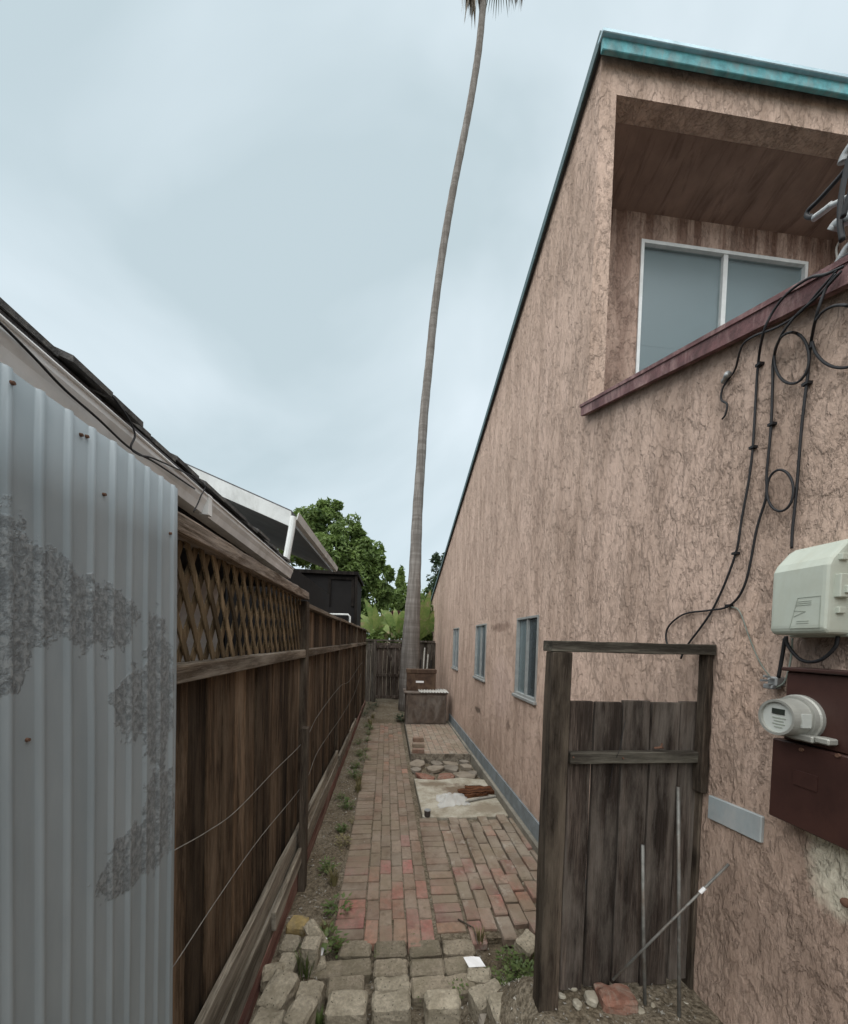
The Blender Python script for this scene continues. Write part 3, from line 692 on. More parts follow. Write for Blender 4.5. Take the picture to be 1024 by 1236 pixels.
# service drop
sdp = thing('service_drop', hx(1018, 300, W-.03), 'bundle of grey connectors and black service wires over the low roof cap', 'service wires')
XS = W-.02
def tb_(name, px, r, mat, X=XS, n=8): return put(name, MB().tube(crs([hx(u, v, X) for u, v in px], n), r, 9), mat, sdp, smooth=True)
tb_('wire', [(1032, 190), (1015, 212), (990, 240), (976, 254), (975, 261), (986, 262)], .0075, 'cable_black')
tb_('sleeve', [(983, 263), (998, 252), (1004, 247)], .011, 'connector_grey')
tb_('sleeve', [(1002, 249), (1020, 240), (1040, 230)], .0085, 'connector_grey')
tb_('wire', [(1028, 184), (1022, 205), (1016, 235), (1014, 265), (1017, 290)], .0075, 'cable_black', XS-.02)
tb_('wire', [(1036, 195), (1026, 235), (1018, 262)], .0075, 'cable_black', XS-.04)
tb_('sleeve', [(1006, 278), (1012, 270), (1026, 262), (1040, 258)], .019, 'connector_grey')
tb_('sleeve', [(1010, 322), (1017, 310), (1024, 299), (1034, 290)], .013, 'connector_grey')
tb_('wire', [(1012, 318), (1010, 300), (1016, 285), (1012, 270)], .0025, 'wire')
tb_('wire', [(1008, 325), (1014, 316), (1028, 306)], .010, 'cable_black', XS-.015)
tb_('sleeve', [(1018, 196), (1022, 186), (1030, 174)], .015, 'connector_grey')
tb_('wire', [(985, 352), (1003, 336), (1018, 322), (1036, 308)], .010, 'cable_black', XS+.005)
# grey strip below the gate latch
q0, q1, q2, q3 = hx(856, 960, W-.01), hx(921, 986, W-.01), hx(919, 1018, W-.01), hx(855, 987, W-.01)
yA, yB_ = (q0.y+q3.y)/2, (q1.y+q2.y)/2; zA, zB_, hh = (q0.z+q3.z)/2, (q1.z+q2.z)/2, (q1.z-q2.z)/2
st_ = MB().prism([(W-.014, yA, zA+hh), (W-.014, yB_, zB_+hh), (W-.014, yB_, zB_-hh), (W-.014, yA, zA-hh)], (.016, 0, 0))
tag(put('metal_strip', st_, 'grey_strip', bevel=.003), 'pale grey flat metal strip fixed to the stucco beside the gate', 'metal strip')

# ------------------------------------------------------------------ old gate
GY, GG = 1.54, .34
gate = thing('wooden_gate', (1.05, GY, GG), 'dark weathered narrow wooden gate with open top beside the meter panel', 'gate')
def gp(u, v, y=GY): return hy(u, v, y)
def quadbar(name, pts, depth, mat, y=GY, bevel=.005, par=gate):
    P = [gp(u, v, y) for u, v in pts]
    return put(name, MB().prism(P, (0, depth, 0)), mat, par, bevel)
lp = [(664, 786), (688, 787), (681, 1236), (642, 1236)]
P0, P1 = gp(664, 786), gp(689, 786)
xl0 = gp(660, 1000, GY-.02).x; xl1 = gp(683, 1000, GY-.02).x
def post(name, x0, x1, y0, y1, z0, z1, mat, par, seg=9, jit=.0025):
    m = MB(); m.bar(((x0+x1)/2, (y0+y1)/2, z0), ((x0+x1)/2, (y0+y1)/2, z1), x1-x0, y1-y0, (0, 1, 0), jit, seg); return put(name, m, mat, par, .004)
ztop = gp(676, 787).z
post('post', xl0, xl1, GY-.02, GY+.06, .10, ztop, 'gate_post', gate)
xr0, xr1 = gp(848, 840).x, gp(869, 840).x
zk = gp(860, 957).z
post('post', gp(843, 840, GY+.03).x, W-.004, GY-.01, GY+.04, zk, gp(860, 788).z, 'gate_post', gate)
post('post', gp(838, 1080, GY+.08).x, W-.012, GY+.02, GY+.08, .10, zk-.004, 'gate_post', gate)
bmz0, bmz1 = ztop+.002, gp(765, 778).z+.004
put('top_beam', MB().bar((xl0-.005, GY+.03, (bmz0+bmz1)/2), (W-.006, GY+.03, (bmz0+bmz1)/2+.004), .10, bmz1-bmz0+.004, (0, 0, 1), .002, 8), 'gate_rail', gate, .003)
tops = [686, 716, 751, 785, 819, 846]; bots = [673, 702, 735, 770, 806, 836]
for i in range(5):
    x0 = gp((tops[i]+bots[i])/2+2.5, 1015, GY+.05).x; x1 = gp((tops[i+1]+bots[i+1])/2+1, 1015, GY+.05).x
    zt_ = gp((tops[i]+tops[i+1])/2, 847+random.uniform(-1.5, 1.5), GY+.05).z; zb_ = GG+.04+random.uniform(-.01, .012)
    m = MB(); xa = x0-.002+.002*i
    m.bar(((x0+x1)/2, GY+.06+random.uniform(-.003, .003), zb_), ((x0+x1)/2, GY+.06+random.uniform(-.003, .003), zt_), x1-x0-.004, .022, (0, 1, 0), .0012, 10)
    put('board', m, 'gate_wood', gate, .002)
ra, rb = gp(686, 914, GY+.03), gp(854, 913, GY+.03)
put('rail', MB().bar((ra.x, GY+.028, ra.z), (rb.x, GY+.028, rb.z), .038, .050, (0, 0, 1), .0015, 7), 'gate_rail', gate, .003)
for u, v in ((692, 914), (846, 913), (752, 915)):
    p = gp(u, v, GY+.01); put('nail', MB().tube([(p.x, GY+.012, p.z), (p.x, GY+.004, p.z)], .004, 7), 'rust', gate)
lt_ = gp(797, 906, GY+.02)
put('latch', MB().tube([lt_+Vector((-.02, .01, .008)), lt_+Vector((0, -.006, .016)), lt_+Vector((.02, .01, .010))], .005, 7).tube([lt_+Vector((0, -.004, .014)), lt_+Vector((.004, -.006, .034))], .004, 7), 'rust', gate)
put('string', MB().tube(crs([gp(755, 870, GY+.045), gp(748, 905, GY-.002), gp(741, 922, GY+.03), gp(736, 950, GY+.042)], 6), .0012, 5), 'cable_black', gate)
# rods leaning against it
def rod(a, b, r, label, mat='galv_rod', extra=None):
    a, b = Vector(a), Vector(b); o = put('metal_rod', MB().tube([a, a.lerp(b, .5)+Vector((random.uniform(-.003, .003), 0, 0)), b], r, 9), mat, smooth=True, origin=a)
    tag(o, label, 'rod', 'rods leaning at the gate'); return o
rod(hz(779, 1226, GG-.03), gp(776, 1020, GY+.035), .0075, 'shorter upright grey metal rod leaning on the gate')
rod(hz(820, 1250, GG-.05), gp(819, 950, GY+.035), .0075, 'taller upright grey metal rod leaning on the gate')
dr = rod(gp(740, 1183, GY-.045), hx(880, 1043, W-.010), .005, 'thin rod lying diagonally across the gate to the wall', 'galv_rod')
tp = [gp(740, 1183, GY-.045).lerp(hx(880, 1043, W-.010), k) for k in (.76, .80)]
put('tape', MB().tube(tp, .0075, 9), 'paper', dr)

# ------------------------------------------------------------------ corrugated sheet
p_ = .0595; sh = MB(); ym_, yM = .15, hx(218, 700, SX).y
prof = []; y = ym_
while y < yM:
    t = ((y-.028) / p_) % 1.0
    d = 1-sstep(.0, .07, t)*(1-sstep(.20, .30, t))
    prof.append((y, SX-.004-.0062*d)); y += p_/14
prof.append((yM, SX-.009))
ztp = hx(219, 590, SX).z; zs = [.12, .5, .9, 1.3, 1.7, 2.0, 2.2, ztp]; np_ = len(prof)
for back in (0, .0016):
    for z in zs:
        for (yy, xx) in prof:
            dent = .0035*noise.noise(Vector((yy*3.1, z*2.2, 0))) + .002*noise.noise(Vector((yy*12, z*7, 5)))
            if z == ztp: zz = z+.004*noise.noise(Vector((yy*9, 0, 2)))
            else: zz = z
            sh.v.append(Vector((xx+dent-back, yy, zz)))
nr = len(zs)
for s_ in range(2):
    o = s_*nr*np_
    for j in range(nr-1):
        for i in range(np_-1): sh.f.append((o+j*np_+i, o+j*np_+i+1, o+(j+1)*np_+i+1, o+(j+1)*np_+i))
o2 = nr*np_
for i in range(np_-1): sh.f.append(((nr-1)*np_+i, (nr-1)*np_+i+1, o2+(nr-1)*np_+i+1, o2+(nr-1)*np_+i))
for j in range(nr-1): sh.f.append((j*np_+np_-1, (j+1)*np_+np_-1, o2+(j+1)*np_+np_-1, o2+j*np_+np_-1))
sheet = tag(put('corrugated_sheet', sh, 'corrugated_paint', smooth=True), 'grey painted corrugated metal sheet with peeling patches at the fence end', 'metal sheet')
for u, v in ((14, 462), (101, 525), (129, 597), (208, 644), (37, 893), (108, 527)):
    p = hx(u, v, SX-.004); sx_ = min(prof, key=lambda q: abs(q[0]-p.y))[1]; put('screw', MB().tube([(sx_-.004, p.y, p.z), (sx_+.0045, p.y, p.z)], [.0045, .0032], 8), 'rust', sheet)
put('batten', MB().box((-.745, .15, .1), (-.652, 1.19, .19)).box((-.745, .15, 2.2), (-.652, 1.19, 2.29)), 'fence_rail', sheet)

# ------------------------------------------------------------------ wooden fence
FX = -.70
fence = thing('wooden_fence', (FX-.05, 6, 0), 'long dark brown board fence with a lattice strip on top', 'fence')
PY_ = [hx(372, 800, FX+.04).y, 5.30, 6.78, 8.15, 9.62, 11.25]
y = 1.16; i = 0
while y < 11.3:
    w_ = random.uniform(.125, .15)
    m = MB(); cx_ = FX-.030+random.uniform(-.006, .006); tl = random.uniform(-.004, .004)
    m.bar((cx_, y+w_/2, random.uniform(.0, .06)), (cx_+tl, y+w_/2+tl, 1.80), .018, w_-.005, (0, 1, 0), .0012, 6 if y < 4 else 3)
    put('board', m, 'fence_wood', fence, .0015 if y < 3.5 else 0); y += w_
y = PY_[0]+.05
while y < 11.3:          # boarded strip above the rail beyond the lattice
    w_ = random.uniform(.13, .16)
    put('board', MB().bar((FX-.05, y+w_/2, 1.84), (FX-.05, y+w_/2, 2.19), .018, w_-.004, (0, 1, 0), .001, 2), 'fence_wood', fence); y += w_
for k, yy in enumerate(PY_):
    tz = 2.24 if k == 0 else 2.215
    post('post', FX-.055, FX+.035 if k == 0 else FX+.015, yy-.042, yy+.042, -.15, tz, 'fence_post', fence, 10, .002)
ylist = [1.16]+PY_
for k in range(len(PY_)):
    a, b = ylist[k]+(.043 if k else 0), ylist[k+1]-.043
    put('rail', MB().bar((FX-.002, a, 1.817), (FX-.002, b, 1.817), .066, .062, (0, 0, 1), .0018, 8), 'fence_rail', fence, .003)
    if k: put('cap', MB().bar((FX-.02, a-.03, 2.215), (FX-.02, b+.03, 2.205), .085, .035, (0, 0, 1), .0015, 6), 'fence_rail', fence, .002)
put('cap', MB().bar((FX-.02, 1.16, 2.305), (FX-.02, PY_[0]+.03, 2.285), .10, .060, (0, 0, 1), .004, 16), 'cap_wood', fence, .003)
LZ0, LZ1 = 1.848, 2.285
for layer, (sgn, lx) in enumerate(((1, FX-.020), (-1, FX-.032))):
    y = 1.0
    while y < PY_[0]+.1:
        run = .22
        a = Vector((lx, y, LZ1)); b = Vector((lx, y+run*sgn, LZ0))
        lo_, hi_ = 1.17, PY_[0]-.045
        def clip(p, q):
            d = q-p; t0, t1 = 0, 1
            for (lim, s) in ((lo_, 1), (hi_, -1)):
                f0, f1 = (p.y-lim)*s, (q.y-lim)*s
                if f0 < 0 and f1 < 0: return None
                if f0 < 0: t0 = max(t0, f0/(f0-f1))
                if f1 < 0: t1 = min(t1, f0/(f0-f1))
            return (p+d*t0, p+d*t1) if t1-t0 > .12 else None
        c = clip(a, b)
        if c: put('slat', MB().bar(c[0], c[1], .007, .029, (0, 1, 0), .0008, 3), 'lattice_wood', fence)
        y += .098
# kick planks along the bottom, in lengths between posts
for k in range(len(PY_)):
    a, b = ylist[k]+(.05 if k else 0), ylist[k+1]-.05
    drop = .05*k
    put('red_plank', MB().bar((FX+.034, a, .06), (FX+.034, b, .055), .022, .15, (0, 0, 1), .002, 5), 'red_plank', fence, .002)
    if k < 4:
        put('kick_plank', MB().bar((FX+.030, a, .225-drop*.3), (FX+.026, b, .20-drop*.3), .030, .165, (0, 0, 1), .003, 7), 'grey_plank', fence, .003)
    if k < 2:
        put('kick_plank', MB().bar((FX+.012, a, .39-drop), (FX+.016, b, .36-drop), .032, .150, (0, 0, 1), .003, 7), 'grey_plank', fence, .003)
put('kick_plank', MB().bar((FX+.055, 2.25, .24), (FX+.062, 3.12, .28), .026, .12, (0, 0, 1), .004, 5), 'grey_plank', fence, .003)
stk = MB(); sa = hx(369, 878, FX+.075); stk.bar((sa.x, sa.y, -.1), (sa.x, sa.y, sa.z), .050, .075, (0, 1, 0), .002, 7)
tag(put('grey_stake', stk, 'gate_post', bevel=.003), 'short weathered stake standing against the first fence post', 'stake')
FW = 'slack wires strung along the fence'
for lab_, pts in (('upper slack wire strung along the dark fence boards', [(205, 1030), (215, 1024), (250, 1004), (286, 978), (330, 932), (365, 892), (385, 862), (409, 828), (420, 822), (433, 803), (437, 800)]),
                  ('lower slack wire strung along the dark fence boards', [(205, 1172), (215, 1158), (264, 1083), (315, 1010), (365, 943), (385, 905), (410, 865), (426, 838), (435, 812)])):
    P = [hx(u, v, FX+.02) for u, v in pts]
    for p in P:
        if abs(p.y-PY_[0]) < .15 or p.y > 4.8: p.x = FX+.045
    tag(put('fence_wire', MB().tube(crs(P, 6), .0020, 5), 'wire', smooth=True), lab_, 'wire', FW)

# ------------------------------------------------------------------ neighbouring buildings on the left
nh = thing('neighbour_house', (-1.5, 1.5, 0), 'low house with pale gutter and ragged shingles behind the lattice fence', 'house')
gx = -.88
gA, gB = hx(0, 382, gx), hx(354, 687, gx); gA2, gB2 = hx(0, 423, gx), hx(354, 699, gx)
def gtop(y): return gA.z+(gB.z-gA.z)*(y-gA.y)/(gB.y-gA.y)
Y0g, Y1g = -1.5, gB.y
gm = MB()
for (y0, y1) in ((Y0g, 1.9), (1.905, Y1g)):
    pr0 = [(gx-.09, -.085), (gx-.022, -.085), (gx-.012, -.05), (gx, -.025), (gx, 0), (gx-.012, 0), (gx-.014, -.03), (gx-.028, -.072), (gx-.09, -.072)]
    n_ = len(pr0)
    o = len(gm.v)
    gm.v += [Vector((x, y0, gtop(y0)+z)) for x, z in pr0] + [Vector((x, y1, gtop(y1)+z)) for x, z in pr0]
    gm.f += [(o+i, o+(i+1) % n_, o+n_+(i+1) % n_, o+n_+i) for i in range(n_)] + [tuple(o+i for i in range(n_)), tuple(o+n_+i for i in range(n_))]
gut = put('gutter', gm, 'gutter_paint', nh)
put('bead', MB().tube([(gx+.002, Y0g, gtop(Y0g)-.002), (gx+.002, Y1g, gtop(Y1g)-.002)], .006, 7), 'gutter_paint', gut)
put('gutter_bracket', MB().box((gx-.04, 1.885, gtop(1.9)-.09), (gx+.006, 1.92, gtop(1.9)+.006)), 'gutter_paint', gut)
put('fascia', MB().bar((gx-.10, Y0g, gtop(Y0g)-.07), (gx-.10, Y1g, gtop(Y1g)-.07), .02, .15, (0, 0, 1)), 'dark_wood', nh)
put('soffit', MB().box((-1.55, Y0g, gtop(Y1g)-.17), (gx-.11, Y1g, gtop(Y1g)-.15)), 'eave_shade', nh)
put('wall', MB().box((-4.5, Y0g, -.1), (-1.5, Y1g-.05, gtop(Y1g)-.152)), 'pale_wall', nh)
SL = .40
def rp(y, d): return Vector((gx-.03-d, y, gtop(y)+.012+SL*d))
rm = MB().hexa([rp(Y0g, 0), rp(Y1g, 0), rp(Y1g, 3.2), rp(Y0g, 3.2)] + [q+Vector((0, 0, .03)) for q in (rp(Y0g, 0), rp(Y1g, 0), rp(Y1g, 3.2), rp(Y0g, 3.2))])
rf = put('roof', rm, 'roofing', nh)
y = -1.4
while y < Y1g-.05:          # ragged starter shingles seen over the gutter
    w_ = random.uniform(.10, .26); e = random.uniform(-.005, .045); lift = random.uniform(0, .016)
    for c in range(3):
        a, b = rp(y, c*.13-e*(c == 0)), rp(min(Y1g, y+w_-.006), c*.13-e*(c == 0)); d_ = Vector((-.17, 0, .17*SL))
        u_ = Vector((0, 0, .032+.008*c+lift))
        put('shingle', MB().hexa([a+u_, b+u_, b+u_+d_, a+u_+d_]+[q+u_+Vector((0, 0, .018)) for q in (a, b, b+d_, a+d_)]), 'shingle', rf)
    y += w_
gc_ = [(0, 390), (40, 430), (78, 470), (118, 505), (157, 541), (190, 560), (235, 590)]
tag(put('gutter_cable', MB().tube(crs([hx(u, v, gx+.012) for u, v in [(-60, 335)]+gc_], 6), .0035, 6), 'cable_black', smooth=True), 'thin black cable sagging along the front of the pale gutter', 'cable')
tag(put('gutter_cable', MB().tube(crs([hx(u, v, gx+.014) for u, v in [(136, 478), (155, 505), (163, 525), (158, 540), (168, 549), (192, 556), (245, 583), (242, 600), (234, 618)]], 6), .003, 6), 'cable_black', smooth=True), 'black cable looped over the gutter edge and hanging below it', 'cable')
# gabled house
EX = -1.0
e0, e1 = hx(352, 622, EX), hx(403, 693, EX)
GYf = e0.y; ez = e0.z
gh = thing('gabled_house', (-2.5, 5.5, 0), 'white trimmed gable house with downspout beyond the low gutter', 'house')
gl_ = hy(235, 570, GYf); sl2 = (gl_.z-ez)/(EX-gl_.x)
def er(d, y, z=0): return Vector((EX-d, y, ez+sl2*d+z))
GE = e1.y
put('roof', MB().hexa([er(0, GYf), er(0, GE), er(3, GE), er(3, GYf), er(0, GYf, .05), er(0, GE, .05), er(3, GE, .05), er(3, GYf, .05)]), 'roofing', gh)
put('rake_board', MB().prism([er(0, GYf-.03, -.12), er(3, GYf-.03, -.12), er(3, GYf-.03, .03), er(0, GYf-.03, .03)], (0, .028, 0)), 'white_paint', gh)
put('soffit', MB().hexa([er(.02, GYf, -.06), er(.02, GE, -.06), er(1.3, GE, -.06), er(1.3, GYf, -.06), er(.02, GYf, -.02), er(.02, GE, -.02), er(1.3, GE, -.02), er(1.3, GYf, -.02)]), 'soffit_white', gh)
g2 = MB().prism([(EX+.005, GYf, ez-.05), (EX+.055, GYf, ez-.04), (EX+.075, GYf, ez+.03), (EX+.065, GYf, ez+.03), (EX+.045, GYf, ez-.03), (EX+.005, GYf, ez-.03)], (0, GE-GYf, 0))
put('gutter', g2, 'white_paint', gh)
da, db, dc = hx(354, 624, EX+.03), hx(352, 640, EX+.02), hx(345, 678, EX-.02)
put('downspout', MB().tube([da, db, dc, dc+Vector((-.05, 0, -.12))], .032, 10), 'white_paint', gh, smooth=False)
put('wall', MB().box((-5.2, GYf+.25, -.1), (-1.75, GE-.1, ez+.02)), 'eave_shade', gh)
put('side_wall', MB().box((-1.72, GYf+.25, -.1), (-1.10, GE+.2, ez-.42)), 'eave_shade', gh)
shed = thing('eave_shade_shed', (-1.7, 9.3, 0), 'shed corner behind the far fence, painted black as eave shade', 'shed')  # stand-in for a shadowed open eave; its black is painted shade
s0, s1 = hy(403, 692, 8.6), hy(432, 692, 8.6)
put('wall', MB().box((-3.2, 8.6, -.1), (s1.x-.03, 10.2, s1.z-.06)), 'eave_shade', shed)
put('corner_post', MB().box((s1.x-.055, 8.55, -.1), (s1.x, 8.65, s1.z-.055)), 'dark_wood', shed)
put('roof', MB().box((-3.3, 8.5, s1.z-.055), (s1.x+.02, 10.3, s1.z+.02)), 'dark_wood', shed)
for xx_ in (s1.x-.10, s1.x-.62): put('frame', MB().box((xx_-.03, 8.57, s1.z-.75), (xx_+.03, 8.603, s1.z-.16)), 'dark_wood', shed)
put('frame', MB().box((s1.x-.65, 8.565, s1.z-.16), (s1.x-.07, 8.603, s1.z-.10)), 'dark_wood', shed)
pw = hy(416, 742, 8.5)
tag(put('white_pipe', MB().tube([pw+Vector((-.35, 0, 0)), pw+Vector((.08, 0, .005)), pw+Vector((.12, 0, -.04)), pw+Vector((.12, 0, -.9))], .022, 9), 'white_paint', smooth=True), 'white bent pipe showing over the far fence by the shed', 'pipe')

# ------------------------------------------------------------------ end of the alley
BY = 11.55
bf = thing('back_fence', (.4, BY, 0), 'grey board fence with a narrow gate closing the alley', 'fence')
zbf = hy(470, 772, BY).z
x = -1.3; i = 0
gx0, gx1 = hy(454, 800, BY).x, hy(489, 800, BY).x
while x < 1.40:
    w_ = .125; ing = gx0-.02 < x+w_/2 < gx1
    put('board', MB().bar((x+w_/2, BY+(0 if ing else .03)+random.uniform(-.004, .004), .02 if not ing else .12), (x+w_/2, BY+(0 if ing else .03), zbf-.06 if not ing else zbf-.10), .02*0+w_-.006, .02, (0, 1, 0), .001, 3), 'back_wood' if not ing else 'gate_wood', bf); x += w_
put('cap', MB().bar((-1.3, BY+.02, zbf-.03), (1.42, BY+.02, zbf-.03), .09, .05, (0, 0, 1), .002, 6), 'back_wood', bf)
for xx in (gx0-.03, gx1+.03): put('post', MB().bar((xx, BY-.03, -.05), (xx, BY-.03, zbf-.055), .09, .07, (0, 1, 0), .002, 4), 'back_wood', bf)
for zz in (zbf-.22, .85, .18): put('rail', MB().bar((gx0+.02, BY-.03, zz), (gx1-.02, BY-.03, zz), .03, .085, (0, 0, 1), .002, 4), 'gate_wood', bf)

c0, c1, c2 = hz(488, 874, PLZ), hz(540, 873, PLZ), None
CY_ = 8.15
cl, crr = hy(490, 860, CY_).x, hy(539, 860, CY_).x; ctz = hy(514, 836, CY_).z
cab = thing('metal_cabinet', ((cl+crr)/2, CY_, PLZ), 'squat brown metal cabinet on the brick platform beside the palm', 'cabinet')
put('body', MB().box((cl, CY_, PLZ-.02), (crr, CY_+.62, ctz-.03)), 'cabinet_metal', cab, .008)
put('door', MB().box((cl+.04, CY_-.012, PLZ+.03), (crr-.04, CY_+.002, ctz-.07)), 'cabinet_metal', cab, .004)
put('top', MB().box((cl-.05, CY_-.03, ctz-.028), (crr+.02, CY_+.66, ctz)), 'cabinet_metal', cab, .004)
cs = MB(); nn = 60
for k in (0, 1):
    for i in range(nn+1):
        xx = cl+.28+(crr+.03-cl-.28)*i/nn; cs.v.append(Vector((xx, CY_-.05+k*.42, ctz+.012+.010*math.sin(i*2*math.pi/6)+.02*k)))
cs.f = [(i, i+1, nn+2+i, nn+1+i) for i in range(nn)]
so_ = put('corrugated_offcut', cs, 'white_sheet'); md = so_.modifiers.new('thick', 'SOLIDIFY'); md.thickness = .004
tag(so_, 'white corrugated offcut lying on the brown metal cabinet', 'metal sheet')
C2 = 8.42
dl, drr = hy(491, 830, C2).x, hy(526, 830, C2).x; dz1 = hy(508, 808, C2).z
ch = thing('storage_chest', ((dl+drr)/2, C2, ctz), 'dark rusty chest sitting on top of the metal cabinet', 'chest')
put('body', MB().box((dl, C2, ctz-.002), (drr, C2+.2, dz1-.09)), 'chest_rust', ch, .006)
put('lid', MB().box((dl-.015, C2-.015, dz1-.088), (drr+.015, C2+.215, dz1)), 'chest_rust', ch, .006)
hl = hy(507, 823, C2-.01); put('label', MB().box((hl.x-.09, C2-.006, hl.z-.025), (hl.x+.09, C2+.001, hl.z+.02)), 'paper', ch)
for i, (u0, u1, v1) in enumerate(((508, 513, 782), (512, 517, 790), (505, 508, 796), (515, 521, 797))):
    a = hy(u0, 832, 9.3); b = hy(u1, v1, 9.9 if i < 2 else 9.5)
    a.z = -.02
    tag(put('garden_stick', MB().tube([a, b], .018 if i != 3 else .03, 7), 'stake_grey' if i < 2 else 'dark_wood', smooth=True), 'thin stick propped upright between the palm and the house', 'stick', 'sticks propped by the palm')

# palm
PYY = 10.35
pp = [(494, 840, 30), (495, 800, 27), (498, 740, 22), (501, 690, 18.5), (504, 620, 15.5), (508, 560, 14), (512, 500, 13), (518, 440, 12), (524, 380, 11.5), (532, 320, 11), (540, 270, 11), (548, 225, 10.5), (557, 180, 10.5), (565, 140, 10), (572, 100, 10), (578, 60, 10), (583, 10, 9.5), (587, -40, 9.5), (592, -90, 9.5), (596, -140, 10)]
pc = [hy(u, v, PYY) for u, v, _ in pp]; pc[0].z = -.1
pr__ = [w_/2/FPX*PYY*(.86 if v_ > 700 else .80) for _, v_, w_ in pp]
palm = thing('palm_tree', (pc[0].x, PYY, 0), 'very tall slender fan palm with leaning grey trunk at the alley end', 'palm tree')
cc = crs(pc, 6); rr = []
for i in range(len(pr__)-1):
    for k in range(6): rr.append((pr__[i]+(pr__[i+1]-pr__[i])*k/6)*(1+.03*math.sin(i*6+k*2.1)))
rr.append(pr__[-1])
put('trunk', MB().tube(cc, rr, 20), 'palm_bark', palm, smooth=True)
top = pc[-1]
def frond(az, el, length, mat, droop, fan=1.0):
    m = MB(); d = Vector((math.cos(az)*math.cos(el), math.sin(az)*math.cos(el), math.sin(el)))
    side = d.cross(Vector((0, 0, 1))).normalized(); upv = side.cross(d).normalized()
    st = [top + d*(length*t) + Vector((0, 0, -droop*t*t*length)) for t in (0, .25, .5)]
    m.tube(st, [.025, .02, .015], 5); hub = st[-1]
    dd = (st[-1]-st[-2]).normalized(); nb = 26
    for i in range(nb):
        a = (i/(nb-1)-.5)*2*R(80)*fan; L_ = length*.55*(.75+.25*math.cos(a))*random.uniform(.85, 1.1)
        bd = (dd*math.cos(a)+side*math.sin(a)).normalized()
        p1 = hub+bd*L_*.55+Vector((0, 0, -droop*L_*.10)); p2 = hub+bd*L_+Vector((0, 0, -droop*L_*.55-.12))
        wv = bd.cross(upv).normalized()*.028
        m.add([hub-wv*.3, hub+wv*.3, p1+wv, p1-wv, p2], [(0, 1, 2, 3), (3, 2, 4)])
    return put('frond', m, mat, palm)
for i in range(26):
    az = i*2.39996; el = R(80-100*((i+.5)/26))
    frond(az, el, random.uniform(1.25, 1.6), 'palm_leaf', .25+.5*(i/26))
for i in range(18): frond(i*2.39996+.4, R(random.uniform(-58, -38)), random.uniform(.95, 1.25), 'palm_dead', .35, .55)
for (u, v, L_) in ((568, 27, 1), (562, 16, 1), (620, 12, 1), (629, 8, 1), (575, 18, 1), (564, 6, 1), (612, 2, 1)):
    p = hy(u, v, PYY); m = MB(); st = top+Vector(((p.x-top.x)*.55, .05, .25))
    m.tube(crs([top, st, p+Vector((0, 0, .95))], 5), .018, 5); hb = p+Vector((0, 0, .95))
    for k in range(24):
        q = p+Vector((random.uniform(-.17, .17), random.uniform(-.2, .2), random.uniform(-.02, .5))); wv = Vector((.018, .01, 0))
        m.add([hb-wv*.5, hb+wv*.5, (hb+q)/2+wv+Vector(((q.x-hb.x)*.35, 0, .05)), q], [(0, 1, 2), (0, 2, 3)])
    put('frond', m, 'palm_dead', palm)

# ------------------------------------------------------------------ trees and plants beyond the fence
def leaf_cloud(centres, count, size, flat=.6):
    m = MB(); sub = []
    for c, r in centres:
        sub += [(c, r*.85)]*3
        for _ in range(14):
            d = Vector((random.gauss(0, 1), random.gauss(0, 1), random.gauss(0, 1))).normalized()*random.uniform(.45, 1.08)
            sub.append((c+Vector((d.x*r.x, d.y*r.y, d.z*r.z)), r*random.uniform(.20, .50)))
    centres = sub
    for _ in range(count):
        c, r = random.choice(centres)
        while True:
            p = Vector((random.uniform(-1, 1), random.uniform(-1, 1), random.uniform(-1, 1)))
            if .1 < p.length < 1: break
        p = p.normalized()*(p.length**.45)
        q = c+Vector((p.x*r.x, p.y*r.y, p.z*r.z)); s = size*random.uniform(.6, 1.3)
        nrm = (p*.8+Vector((random.uniform(-1, 1), random.uniform(-1, 1), random.uniform(-.2, 1.0)))).normalized()
        a = nrm.orthogonal().normalized(); a = (Matrix.Rotation(random.uniform(0, 6.28), 3, nrm) @ a); b = nrm.cross(a)
        tip = q+a*s-nrm*s*.25
        m.add([q-a*s*.8-nrm*s*.1, q+b*s*.36, tip, q-b*s*.36], [(0, 1, 2), (0, 2, 3)])
    return m
def tree(name, label, base, trunk_h, clumps, count, size, mat, cat='tree', r0=.12, group=None):
    t = thing(name, base, label, cat, group); b = Vector(base)
    tm = MB(); mid = Vector((sum(c.x for c, _ in clumps)/len(clumps), sum(c.y for c, _ in clumps)/len(clumps), trunk_h))
    tm.tube(crs([b-Vector((0, 0, .1)), b.lerp(mid, .5)+Vector((.08, 0, 0)), mid], 5), [r0*(1-.5*k/10) for k in range(11)], 9)
    for c, r in clumps: tm.tube([mid, (mid+c)/2+Vector((0, 0, .1)), c], [r0*.5, r0*.32, r0*.1], 6)
    put('trunk', tm, 'bark', t, smooth=True); put('crown', leaf_cloud(clumps, count, size), mat, t)
    return t
def cl_px(lst, Y): return [(hy(u, v, Y+dy), Vector((ru/FPX*Y, ru/FPX*Y*1.1, rv/FPX*Y))) for (u, v, ru, rv, dy) in lst]
tree('leafy_tree', 'broad rounded green leafy tree rising behind the gabled house', (-1.6, 14, -.05), 4.2,
     cl_px([(372, 632, 24, 22, 0), (398, 628, 22, 18, .6), (418, 645, 22, 20, 0), (440, 668, 20, 22, -.4), (455, 695, 17, 20, -.2), (405, 665, 24, 22, -.6), (425, 700, 24, 24, -.5), (380, 670, 24, 24, .5), (350, 650, 24, 22, .3), (445, 725, 20, 20, 0), (463, 715, 10, 12, .2)], 14), 24000, .115, 'tree_leaf', r0=.16)
